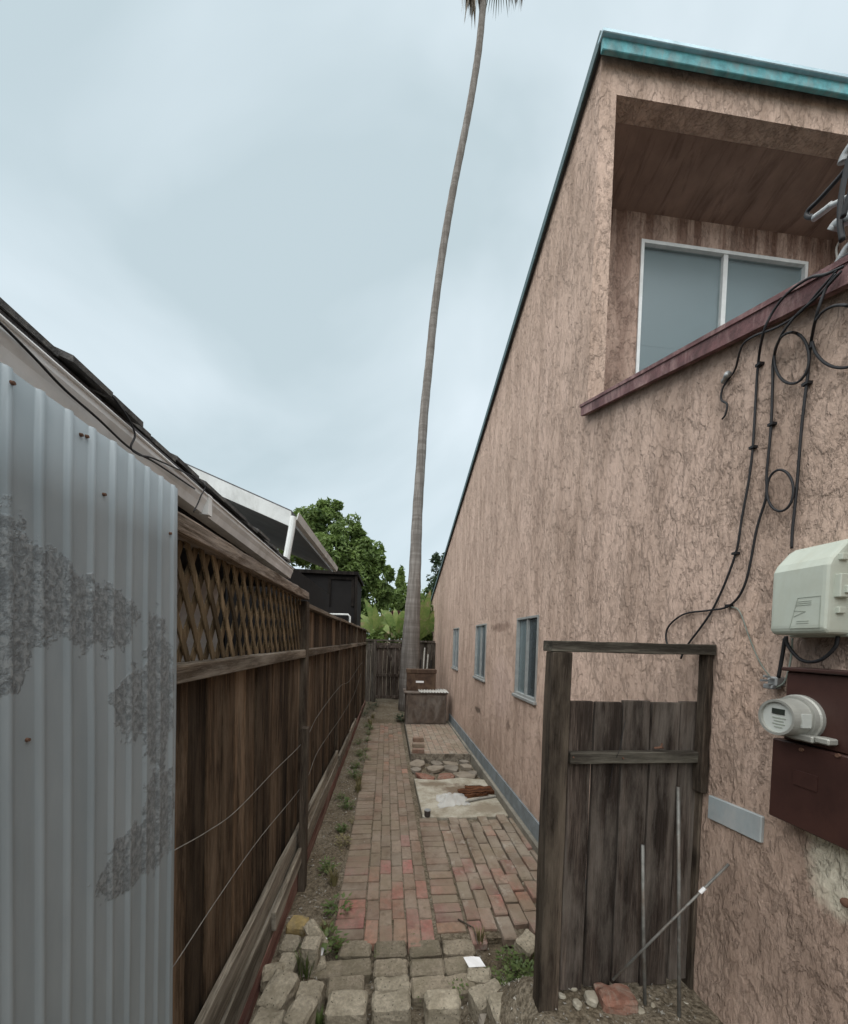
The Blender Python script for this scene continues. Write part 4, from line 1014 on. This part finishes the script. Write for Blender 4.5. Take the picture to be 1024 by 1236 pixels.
tree('dark_tree', 'small dark feathery tree at the house corner', (1.5, 17, -.05), 3.6,
     cl_px([(531, 690, 9, 16, 0), (526, 675, 6, 8, 0), (538, 675, 7, 10, .3), (524, 705, 8, 12, 0), (545, 700, 16, 25, .5)], 17), 1500, .10, 'dark_leaf', r0=.08)
tree('distant_tree', 'mid green bushy tree between the palm and the leafy tree', (.3, 19, -.05), 3.0,
     cl_px([(486, 722, 14, 16, 0), (472, 735, 14, 18, .4), (500, 738, 16, 18, 0), (515, 722, 12, 14, .6), (484, 700, 5, 14, .2), (510, 750, 24, 20, 0), (460, 752, 22, 20, 0)], 19), 8000, .14, 'tree_leaf', r0=.10)
tree('low_shrub', 'low dark green shrub directly behind the back fence', (.9, 12.6, -.05), 1.2,
     cl_px([(512, 745, 10, 22, 0), (455, 765, 12, 12, 0), (482, 765, 26, 14, .2), (512, 775, 12, 14, 0), (440, 752, 10, 16, .4), (450, 775, 20, 14, 0)], 12.6), 3600, .10, 'tree_leaf', 'shrub', .05)
tree('purple_shrub', 'dark purple leaved shrub between the banana plants', (.15, 13.2, -.05), 1.5,
     cl_px([(478, 744, 9, 9, 0), (470, 748, 8, 7, 0)], 13.2), 500, .10, 'purple_leaf', 'shrub', .04)
def banana(base, label, leaves):
    t = thing('banana_plant', base, label, 'banana plant', 'banana plants behind the back fence'); b = Vector(base)
    hgt = sum(l[1] for l in leaves)/len(leaves)
    cr_ = b+Vector((0, 0, hgt*.55+.6)); put('stem', MB().tube([b-Vector((0, 0, .1)), cr_], [.11, .06], 9), 'palm_bark', t, smooth=True)
    for (u, v, L_, curl, wd) in [(l[2], l[3], l[4], l[5], l[6]) for l in leaves]:
        tip = hy(u, v, b.y+random.uniform(-.3, .3)); m = MB(); mid = (cr_+tip)/2+Vector((0, 0, curl)); C_ = crs([cr_, mid, tip], 7); n_ = len(C_)
        pts = []
        for i, p in enumerate(C_):
            t_ = i/(n_-1); d = (C_[min(i+1, n_-1)]-C_[max(0, i-1)]).normalized(); sd_ = d.cross(Vector((0.25, -1, .15))).normalized()
            wv = wd*max(.03, math.sin(math.pi*min(1, max(0, (t_-.12)/.9))**.8))*random.uniform(.88, 1.05)
            pts += [p+sd_*wv+Vector((0, -.05*wv, -.25*wv)), p, p-sd_*wv+Vector((0, -.05*wv, -.25*wv))]
        m.add(pts, [(3*i+k, 3*i+k+1, 3*i+k+4, 3*i+k+3) for i in range(n_-1) for k in (0, 1)])
        put('leaf', m, 'banana_leaf', t, smooth=True)
def fan(c, rad, n_, lo_, hi_, wd):
    return [(0, 2.3, c[0]+rad*1.15*math.cos(R(a)), c[1]-rad*math.sin(R(a)), 1, random.uniform(.12, .45), wd*random.uniform(.75, 1.2)) for a in [lo_+(hi_-lo_)*(k+random.uniform(-.3, .3))/max(1, n_-1) for k in range(n_)]]
banana((-.35, 12.4, -.05), 'banana plant with yellowing torn leaves over the fence corner', [(0, 2.3, 440, 722, 1, .25, .13), (0, 2.3, 436, 745, 1, .3, .12), (0, 2.3, 462, 742, 1, .25, .15), (0, 2.3, 452, 728, 1, .1, .13), (0, 2.3, 470, 765, 1, .4, .14), (0, 2.3, 447, 768, 1, .45, .13)]+fan((452, 758), 26, 7, -20, 200, .11))
banana((.25, 12.3, -.05), 'banana plant with broad green leaves left of the palm trunk', [(0, 2.2, 460, 735, 1, .2, .16), (0, 2.2, 488, 745, 1, .25, .15), (0, 2.2, 478, 760, 1, .35, .17), (0, 2.2, 466, 760, 1, .4, .14)]+fan((474, 756), 22, 7, -20, 190, .12))
banana((.95, 12.2, -.05), 'banana plant with upright bright leaf between palm and house', [(0, 2.6, 520, 712, 1, .1, .17), (0, 2.6, 508, 728, 1, .15, .14), (0, 2.6, 522, 750, 1, .4, .15), (0, 2.6, 503, 745, 1, .3, .13)]+fan((512, 748), 24, 7, -30, 210, .12))

# ------------------------------------------------------------------ blocks, loose stones, litter
BLK = [rough_box('block', .205, .118, .09, 'paving_block', .012, .005, 3, 40+i) for i in range(5)]
LBK = [rough_box('block', .212, .128, .095, 'grey_block', .010, .006, 1, 60+i) for i in range(6)]
bp = tag(put('block_paving', MB().box((-.40, 1.98, -.12), (.72, 2.37, -.075)), 'soil', origin=(0, 2.2, -.1)), kind='structure')
def blk(u, v, z, par=bp, rz=0, ry=0, rx=0, me=None, s=(1, 1, 1), c=1.0):
    p = hz(u, v, z); m = me or random.choice(BLK)
    o = inst('block', m, (p.x, p.y, z-.09*s[2]), par, (rx, ry, rz), s, (c*random.uniform(.85, 1.12),)*3); return o
Zp = lambda q: (280+q[0]/2.56, 900+q[1]/2.56)
for (x, y) in ((382, 622), (490, 622), (598, 620), (703, 618)): blk(*Zp((x, y)), random.uniform(-.008, .006), rz=random.uniform(-.06, .06), rx=random.uniform(-.05, .05), c=1.05)
for (x, y) in ((376, 682), (494, 680), (604, 680), (708, 672), (290, 690)): blk(*Zp((x, y)), random.uniform(.0, .025), rz=random.uniform(-.12, .12), rx=random.uniform(-.08, .08), ry=random.uniform(-.05, .05), c=1.12)
for (x, y) in ((352, 735), (610, 735), (700, 730)): blk(*Zp((x, y)), .03, rz=random.uniform(-.14, .14), rx=random.uniform(-.1, .1), c=1.15)
# loose blocks, each a thing
BG = 'loose grey blocks lying at the near end of the path'
def loose(label, x, y, z, w_=.21, d_=.125, h_=.095, rz=0, rx=0, ry=0, mat=None, c=1.0, seed=0):
    p = hz(*Zp((x, y)), z)
    w_ *= .91; d_ *= .93
    me = rough_box('concrete_block', w_, d_, h_, mat or 'grey_block', .013, .006, 4, 100+int(x)+seed)
    o = inst('concrete_block', me, (p.x, p.y, z-h_), None, (rx, ry, rz), color=(c,)*3)
    return tag(o, label, 'block', BG)
loose('grey block tipped forward on the paving rows', 497, 728, .065, .215, .11, .085, rz=.10, rx=.12)
loose('grey block with ragged face in front of the tipped block', 357, 785, .12, .22, .14, .13, rz=-.04)
loose('square grey block in the middle of the near block row', 493, 778, .12, .215, .12, .12, rz=.02, c=.95)
loose('yellowish block next to the small weed gap', 652, 775, .13, .20, .11, .13, rz=0, c=1.12)
loose('grey block turned askew beside the weedy soil', 792, 758, .12, .20, .13, .13, rz=.30)
loose('flat pitted grey block touching the gate post foot', 868, 805, .20, .23, .19, .11, rz=.08, c=.95)
loose('tilted grey block leaning on the red plank', 148, 735, .18, .15, .20, .15, rz=-.30, rx=.1, c=.9)
loose('small squat grey block next to the grass tuft', 240, 748, .11, .15, .12, .11, rz=-.1, c=.95)
loose('pointed lichen covered block in front of the squat block', 205, 805, .20, .12, .16, .14, rz=-.35, ry=.12, c=.9)
loose('half hidden block at the foot of the red plank', 110, 842, .18, .16, .13, .13, rz=-.2, c=.85)
loose('small flat block between red plank and grass', 168, 668, .08, .12, .16, .10, rz=-.1, c=.95)
loose('thin flat block beside the upright block', 180, 603, .05, .125, .13, .08, rz=-.15, c=.85)
loose('upright block standing on end beside the grass tuft', 242, 602, .17, .115, .10, .20, rz=-.1, ry=.04, c=.95)
loose('leaning pale block tipped on its edge by the stake', 283, 545, .13, .09, .20, .15, rz=.55, ry=-.55, c=1.1)
loose('yellow stained block at the stake foot', 205, 540, .07, .14, .12, .10, rz=-.2, mat='yellow_block')
loose('broken tan block half buried in the weedy soil', 905, 590, .10, .16, .12, .12, rz=.7, rx=.25, c=1.15)
loose('tan half block wedged between the red plank and the tilted block', 128, 690, .10, .13, .11, .09, rz=.2, c=1.05)
loose('small chipped block behind the grass tuft', 262, 668, .04, .12, .10, .07, rz=.35, c=.9)
loose('flat tan paver sunk beside the paper scrap', 765, 700, .05, .15, .11, .06, rz=-.25, c=1.1)
# long flat concrete piece in the front
fb = hz(610, 1240, .05)
tag(inst('concrete_block', rough_box('concrete_block', .50, .16, .09, 'rubble_concrete', .01, .006, 4, 300), (fb.x+.12, fb.y-.03, .0), None, (0, 0, .03), color=(1, 1, 1)), 'long flat concrete edging in front of the near block row', 'block', BG)

rb_ = hz(741, 1200, GG+.05)
tag(inst('loose_brick', rough_box('loose_brick', .155, .10, .075, 'red_brick', .010, .006, 4, 301), (rb_.x+.005, rb_.y-.01, GG-.005), None, (0, 0, -.08), color=(1, 1, 1)), 'broken orange red brick lying at the foot of the gate', 'brick')
for i, (u, v, y_, s_) in enumerate(((498, 905, 0, 0), (500, 912, 0, 0), (499, 899, 0, 1))):
    p = hz(505, (908, 901, 894)[i], PLZ+.01)
    tag(inst('loose_brick', pvar[i], (p.x, p.y, PLZ-.006), None, (0, 0, math.pi/2+.1*(i-1)), (1, 1, 1.35), (.24, .12, .09)), 'reddish brown brick set loose on the platform front edge', 'brick', 'loose bricks on the platform edge')
# broken paving between slab and platform
def shard(label, x, y, z, r, h_, mat, seed, cat='rubble', group='broken pieces between slab and platform', name='rubble_piece', rx=0):
    rnd = random.Random(seed); n_ = rnd.randint(5, 7); m = MB()
    pts = [(math.cos(2*math.pi*(k+rnd.uniform(-.25, .25))/n_)*r*rnd.uniform(.7, 1.2), math.sin(2*math.pi*(k+rnd.uniform(-.25, .25))/n_)*r*rnd.uniform(.6, 1.0)) for k in range(n_)]
    m.prism([(px, py, 0) for px, py in pts], (0, 0, h_)); me = m.mesh(name, Vector(), [mat], min(.008, h_*.25))
    o = inst(name, me, (x, y, z), None, (rnd.uniform(-.1, .1)+rx, rnd.uniform(-.1, .1), rnd.uniform(0, 3))); return tag(o, label, cat, group)
k = 0
for (x, y, r, mt) in [(.58, 5.30, .17, 'red_brick'), (.88, 5.30, .16, 'red_brick'), (1.18, 5.34, .19, 'paver_pale'), (1.30, 5.40, .10, 'rubble_concrete'), (.50, 5.58, .12, 'rubble_concrete'), (.74, 5.60, .13, 'paver_pale'), (.97, 5.62, .13, 'rubble_concrete'), (1.2, 5.66, .13, 'paver_pale'), (.55, 5.84, .12, 'paver_pale'), (.80, 5.86, .12, 'rubble_concrete'), (1.05, 5.88, .12, 'paver_pale'), (1.28, 5.90, .10, 'rubble_concrete')]:
    k += 1; shard({'red_brick': 'flat broken reddish paver between the slab and the platform', 'paver_pale': 'pale broken concrete piece between the slab and the platform', 'rubble_concrete': 'grey broken concrete piece between the slab and the platform'}[mt], x+random.uniform(-.05,.05), y+random.uniform(-.05,.05), -.05, r*random.uniform(.8,1.45), random.uniform(.045,.065), mt, k)
for i, (u, v, r) in enumerate(((662, 1205, .030), (685, 1222, .045), (700, 1196, .03), (650, 1215, .02), (713, 1222, .03), (730, 1228, .02), (705, 1210, .022), (692, 1205, .02), (760, 1225, .015), (745, 1232, .02), (800, 1222, .014), (668, 1228, .03))):
    p = hz(u+28, v, GG-.02); shard('pale broken concrete chip on the soil in front of the gate', p.x, p.y, gz(p.x, p.y)-.006, r, r*.8, 'slab_concrete', 50+i, group='concrete chips in front of the gate', rx=.2)
# slab litter
rw_ = hz(575, 957, .02)
rot = thing('rotten_board', (rw_.x, rw_.y, .01), 'rotten rust brown board lying on the pale slab by the wall', 'board')
for (dx, dy, l_, w2, a) in ((0, 0, .46, .13, .05), (.08, .10, .40, .08, -.06), (-.02, -.10, .30, .05, .12)):
    put('plank', MB().bar((rw_.x+dx-l_/2, rw_.y+dy-a*.3, .035), (rw_.x+dx+l_/2, rw_.y+dy+a*.3, .045), w2, .03, (0, 0, 1), .010, 8), 'rot_wood', rot)
sa_, sb_2 = hz(562, 968, .03), hz(600, 961, .03)
tag(put('pale_stick', MB().tube([sa_, (sa_+sb_2)/2+Vector((0, .01, .004)), sb_2], [.012, .016, .010], 6), 'stake_grey'), 'pale splintered stick lying below the rotten board', 'stick')
bgc = hz(546, 966, .02); m = MB(); nu, nv = 18, 12
for j in range(nv+1):
    for i in range(nu+1):
        a, b = i/nu*2-1, j/nv*2-1; rr_ = a*a+b*b
        h_ = max(0, 1-rr_)*.055+.045*noise.noise(Vector((a*3.2, b*3.2, 1)))+.035*noise.noise(Vector((a*8, b*8, 4)))
        k2 = 1+.25*noise.noise(Vector((a*2, b*2, 9)))
        m.v.append(bgc+Vector((a*.19*k2, b*.17*k2+.03*a, max(.002, h_))))
m.f = [(j*(nu+1)+i, j*(nu+1)+i+1, (j+1)*(nu+1)+i+1, (j+1)*(nu+1)+i) for j in range(nv) for i in range(nu)]
tag(put('plastic_bag', m, 'plastic_film', smooth=True), 'crumpled clear plastic bag on the pale slab', 'bag')
cn = hz(516, 984, .02)
can = thing('small_can', cn, 'small dark can standing at the slab corner', 'can')
put('can_body', MB().tube([cn-Vector((0, 0, .01)), cn+Vector((0, 0, .055))], .034, 14), 'brown_can', can)
put('rim', MB().tube([cn+Vector((0, 0, .053)), cn+Vector((0, 0, .060))], .036, 14), 'connector_grey', can)
pz = hz(573, 1162, .05)
m = MB().add([pz+Vector(q) for q in ((-.062, .028, .012), (-.01, .040, .004), (.035, .026, .010), (.060, -.030, .0), (.01, -.036, .006), (-.040, -.032, .002))], [(0, 1, 4, 5), (1, 2, 3, 4)])
po = tag(put('scrap_paper', m, 'paper'), 'crumpled white scrap of paper on the grey paving blocks', 'paper'); md = po.modifiers.new('thick', 'SOLIDIFY'); md.thickness = .002
pz = hz(388, 1143, .05)
m = MB().add([pz+Vector(q) for q in ((-.02, -.05, -.03), (.012, -.03, -.03), (.03, .03, .03), (0, .03, .035))], [(0, 1, 2, 3)])
po = tag(put('scrap_paper', m, 'paper'), 'narrow white scrap tucked beside the upright block', 'paper'); md = po.modifiers.new('thick', 'SOLIDIFY'); md.thickness = .002
fl = hz(826, 1234, GG); m = MB()
for i in range(9):
    a = i*.7; d = Vector((math.cos(a), math.sin(a), .5))*.014; e = Vector((-math.sin(a), math.cos(a), 0))*.008
    m.add([fl, fl+d+e, fl+d*1.6, fl+d-e], [(0, 1, 2, 3)])
tag(put('fallen_flower', m, 'flower_pink'), 'crushed dark pink flower on the ground before the gate', 'flower')
tw = hz(553, 1112, .0)
tag(put('twig', MB().tube([tw+Vector((0, 0, .012)), tw+Vector((.09, -.09, .02)), hz(577, 1140, .06)], [.006, .005, .004], 6), 'bark', smooth=True), 'brown twig lying across the path end', 'twig')

# gravel and leaf litter: nobody could count it
m = MB()
def chip(x, y, z, s):
    v = [Vector((random.uniform(-1, 1), random.uniform(-1, 1), random.uniform(-.5, .8)))*s for _ in range(4)]
    m.add([Vector((x, y, z))+q for q in v], [(0, 1, 2), (0, 3, 1), (1, 3, 2), (2, 3, 0)])
for _ in range(1500):
    y = 1.3+random.random()**1.4*10; x = random.uniform(-.64, -.30); chip(x, y, gz(x, y)+.004, random.uniform(.004, .016))
for _ in range(1100):
    y = random.uniform(1.2, 2.35); x = random.uniform(.40, 1.38); chip(x, y, gz(x, y)+.004, random.uniform(.003, .011))
for _ in range(260):
    y = random.uniform(5.15, 6.1); x = random.uniform(.42, 1.38); chip(x, y, gz(x, y)+.008, random.uniform(.006, .02))
for _ in range(160):
    y = random.uniform(2.45, 8.6); x = random.choice([random.uniform(-.3, .4), random.uniform(1.15, 1.38)]); chip(x, y, .006, random.uniform(.003, .008))
for _ in range(420):
    y = random.uniform(1.5, 2.4); x = random.uniform(-.6, .5); chip(x, y, gz(x, y)+.004, random.uniform(.003, .012))
for _ in range(250):
    y = random.uniform(8.6, 11.4); x = random.uniform(-.6, .5); chip(x, y, gz(x, y)+.005, random.uniform(.006, .02))
tag(put('gravel_litter', m, 'pebble'), 'loose gravel chips and crumbs scattered beside the brick path', 'gravel', kind='stuff')

# weeds
WG = 'weeds growing along the fence side of the path'
def weed(x, y, s, label, mat='weed_leaf', n_=40, group=WG, blade=False, name='weed', z=None):
    m = MB(); b = Vector((x, y, gz(x, y) if z is None else z))
    for i in range(n_):
        a = random.uniform(0, 6.28); rad = random.uniform(.0, .6)*s; root = b+Vector((math.cos(a)*rad*.6, math.sin(a)*rad*.6, -.005))
        if blade:
            h_ = s*random.uniform(.7, 1.5); lean = Vector((math.cos(a), math.sin(a), 0))*h_*random.uniform(.1, .55); wv = Vector((-math.sin(a), math.cos(a), 0))*.0035
            p1 = root+lean*.4+Vector((0, 0, h_*.65)); p2 = root+lean+Vector((0, 0, h_*.95))
            m.add([root-wv, root+wv, p1+wv*.8, p1-wv*.8, p2], [(0, 1, 2, 3), (3, 2, 4)])
        else:
            h_ = s*random.uniform(.15, .8); q = root+Vector((math.cos(a)*s*.5*random.random(), math.sin(a)*s*.5*random.random(), h_))
            l_ = s*random.uniform(.16, .34); d = Vector((math.cos(a+random.uniform(-1, 1)), math.sin(a+random.uniform(-1, 1)), random.uniform(-.2, .5))).normalized(); e = d.cross(Vector((0, 0, 1))).normalized()
            m.add([root-e*.0015, root+e*.0015, q], [(0, 1, 2)])
            m.add([q-d*l_*.3, q+e*l_*.3, q+d*l_*.8, q-e*l_*.3], [(0, 1, 2), (0, 2, 3)])
    return tag(put(name, m, mat), label, 'weed', group)
wl_ = ('broad leaved green weed at the foot of the fence planks', 'green weed spreading from the dirt onto the path bricks', 'dry yellowish weed in the dirt between fence and path')
rw2 = random.Random(5); y = 2.35
while y < 9.2:
    k_ = rw2.random(); xx = rw2.uniform(-.56, -.42) if k_ < .45 else rw2.uniform(-.40, -.31)
    kind_ = 2 if k_ > .72 else (0 if k_ < .45 else 1)
    weed(xx, y, rw2.uniform(.09, .16)*(1 if kind_ != 2 else .8), wl_[kind_], 'dry_weed' if kind_ == 2 else 'weed_leaf', rw2.randint(45, 95), blade=(kind_ == 2 and rw2.random() < .5))
    y += rw2.uniform(.12, .34)*(1+.06*y)
for (u, v, s, mt, lab_) in [(370, 1172, .12, 'weed_leaf', 'bright green grass tuft between the loose grey blocks'), (385, 1230, .07, 'weed_leaf', 'short grass tuft in front of the ragged block'), (410, 1135, .07, 'dry_weed', 'dry grass tuft at the corner of the red bricks'), (393, 1118, .06, 'dry_weed', 'sparse dry grass behind the leaning pale block')]:
    p = hz(u, v, .03); weed(p.x, p.y, s, lab_, mt, 60, 'grass tufts among the blocks', True, 'grass_tuft', gz(p.x, p.y))
for (u, v, s, n_, lab_) in [(628, 1172, .12, 90, 'leafy green weed clump in the soil by the gate post'), (612, 1150, .10, 60, 'low weed clump behind the clump by the gate post'), (552, 1185, .07, 50, 'small green weed sprouting behind the yellowish block'), (636, 1150, .10, 60, 'weed clump under the broken tan block'), (505, 1190, .05, 30, 'tiny weed in the gap beside the square block'), (590, 1165, .06, 30, 'weed sprig next to the white paper scrap'), (500, 1118, .03, 20, 'tiny weed at the edge of the red bricks'), (606, 1182, .08, 60, 'green weed between the askew block and the clump by the post'), (640, 1190, .09, 70, 'weed clump hugging the foot of the gate post'), (455, 1140, .03, 16, 'speck of weed in a joint of the paving blocks'), (532, 1165, .04, 24, 'weed in the wide joint left of the paper scrap')]:
    p = hz(u, v, .06); weed(p.x, p.y, s, lab_, 'weed_leaf', n_, 'weeds among the blocks', z=max(gz(p.x, p.y), -.01))
p = hz(580, 1135, .0); weed(p.x, p.y, .08, 'dry brown weed stalks at the patio corner', 'dry_weed', 50, 'weeds among the blocks', True, z=max(gz(p.x, p.y), -.02))
pb = (-.45, 10.3); 
for i in range(5): weed(pb[0]+random.uniform(-.12, .12), 9.4+i*.35, .2, 'leggy weed at the far foot of the fence by the back gate', 'dark_leaf', 40, 'weeds at the far end')
weed(.36, 8.9, .28, 'dark weed clump at the side of the metal cabinet', 'dark_leaf', 110, 'weeds at the far end')
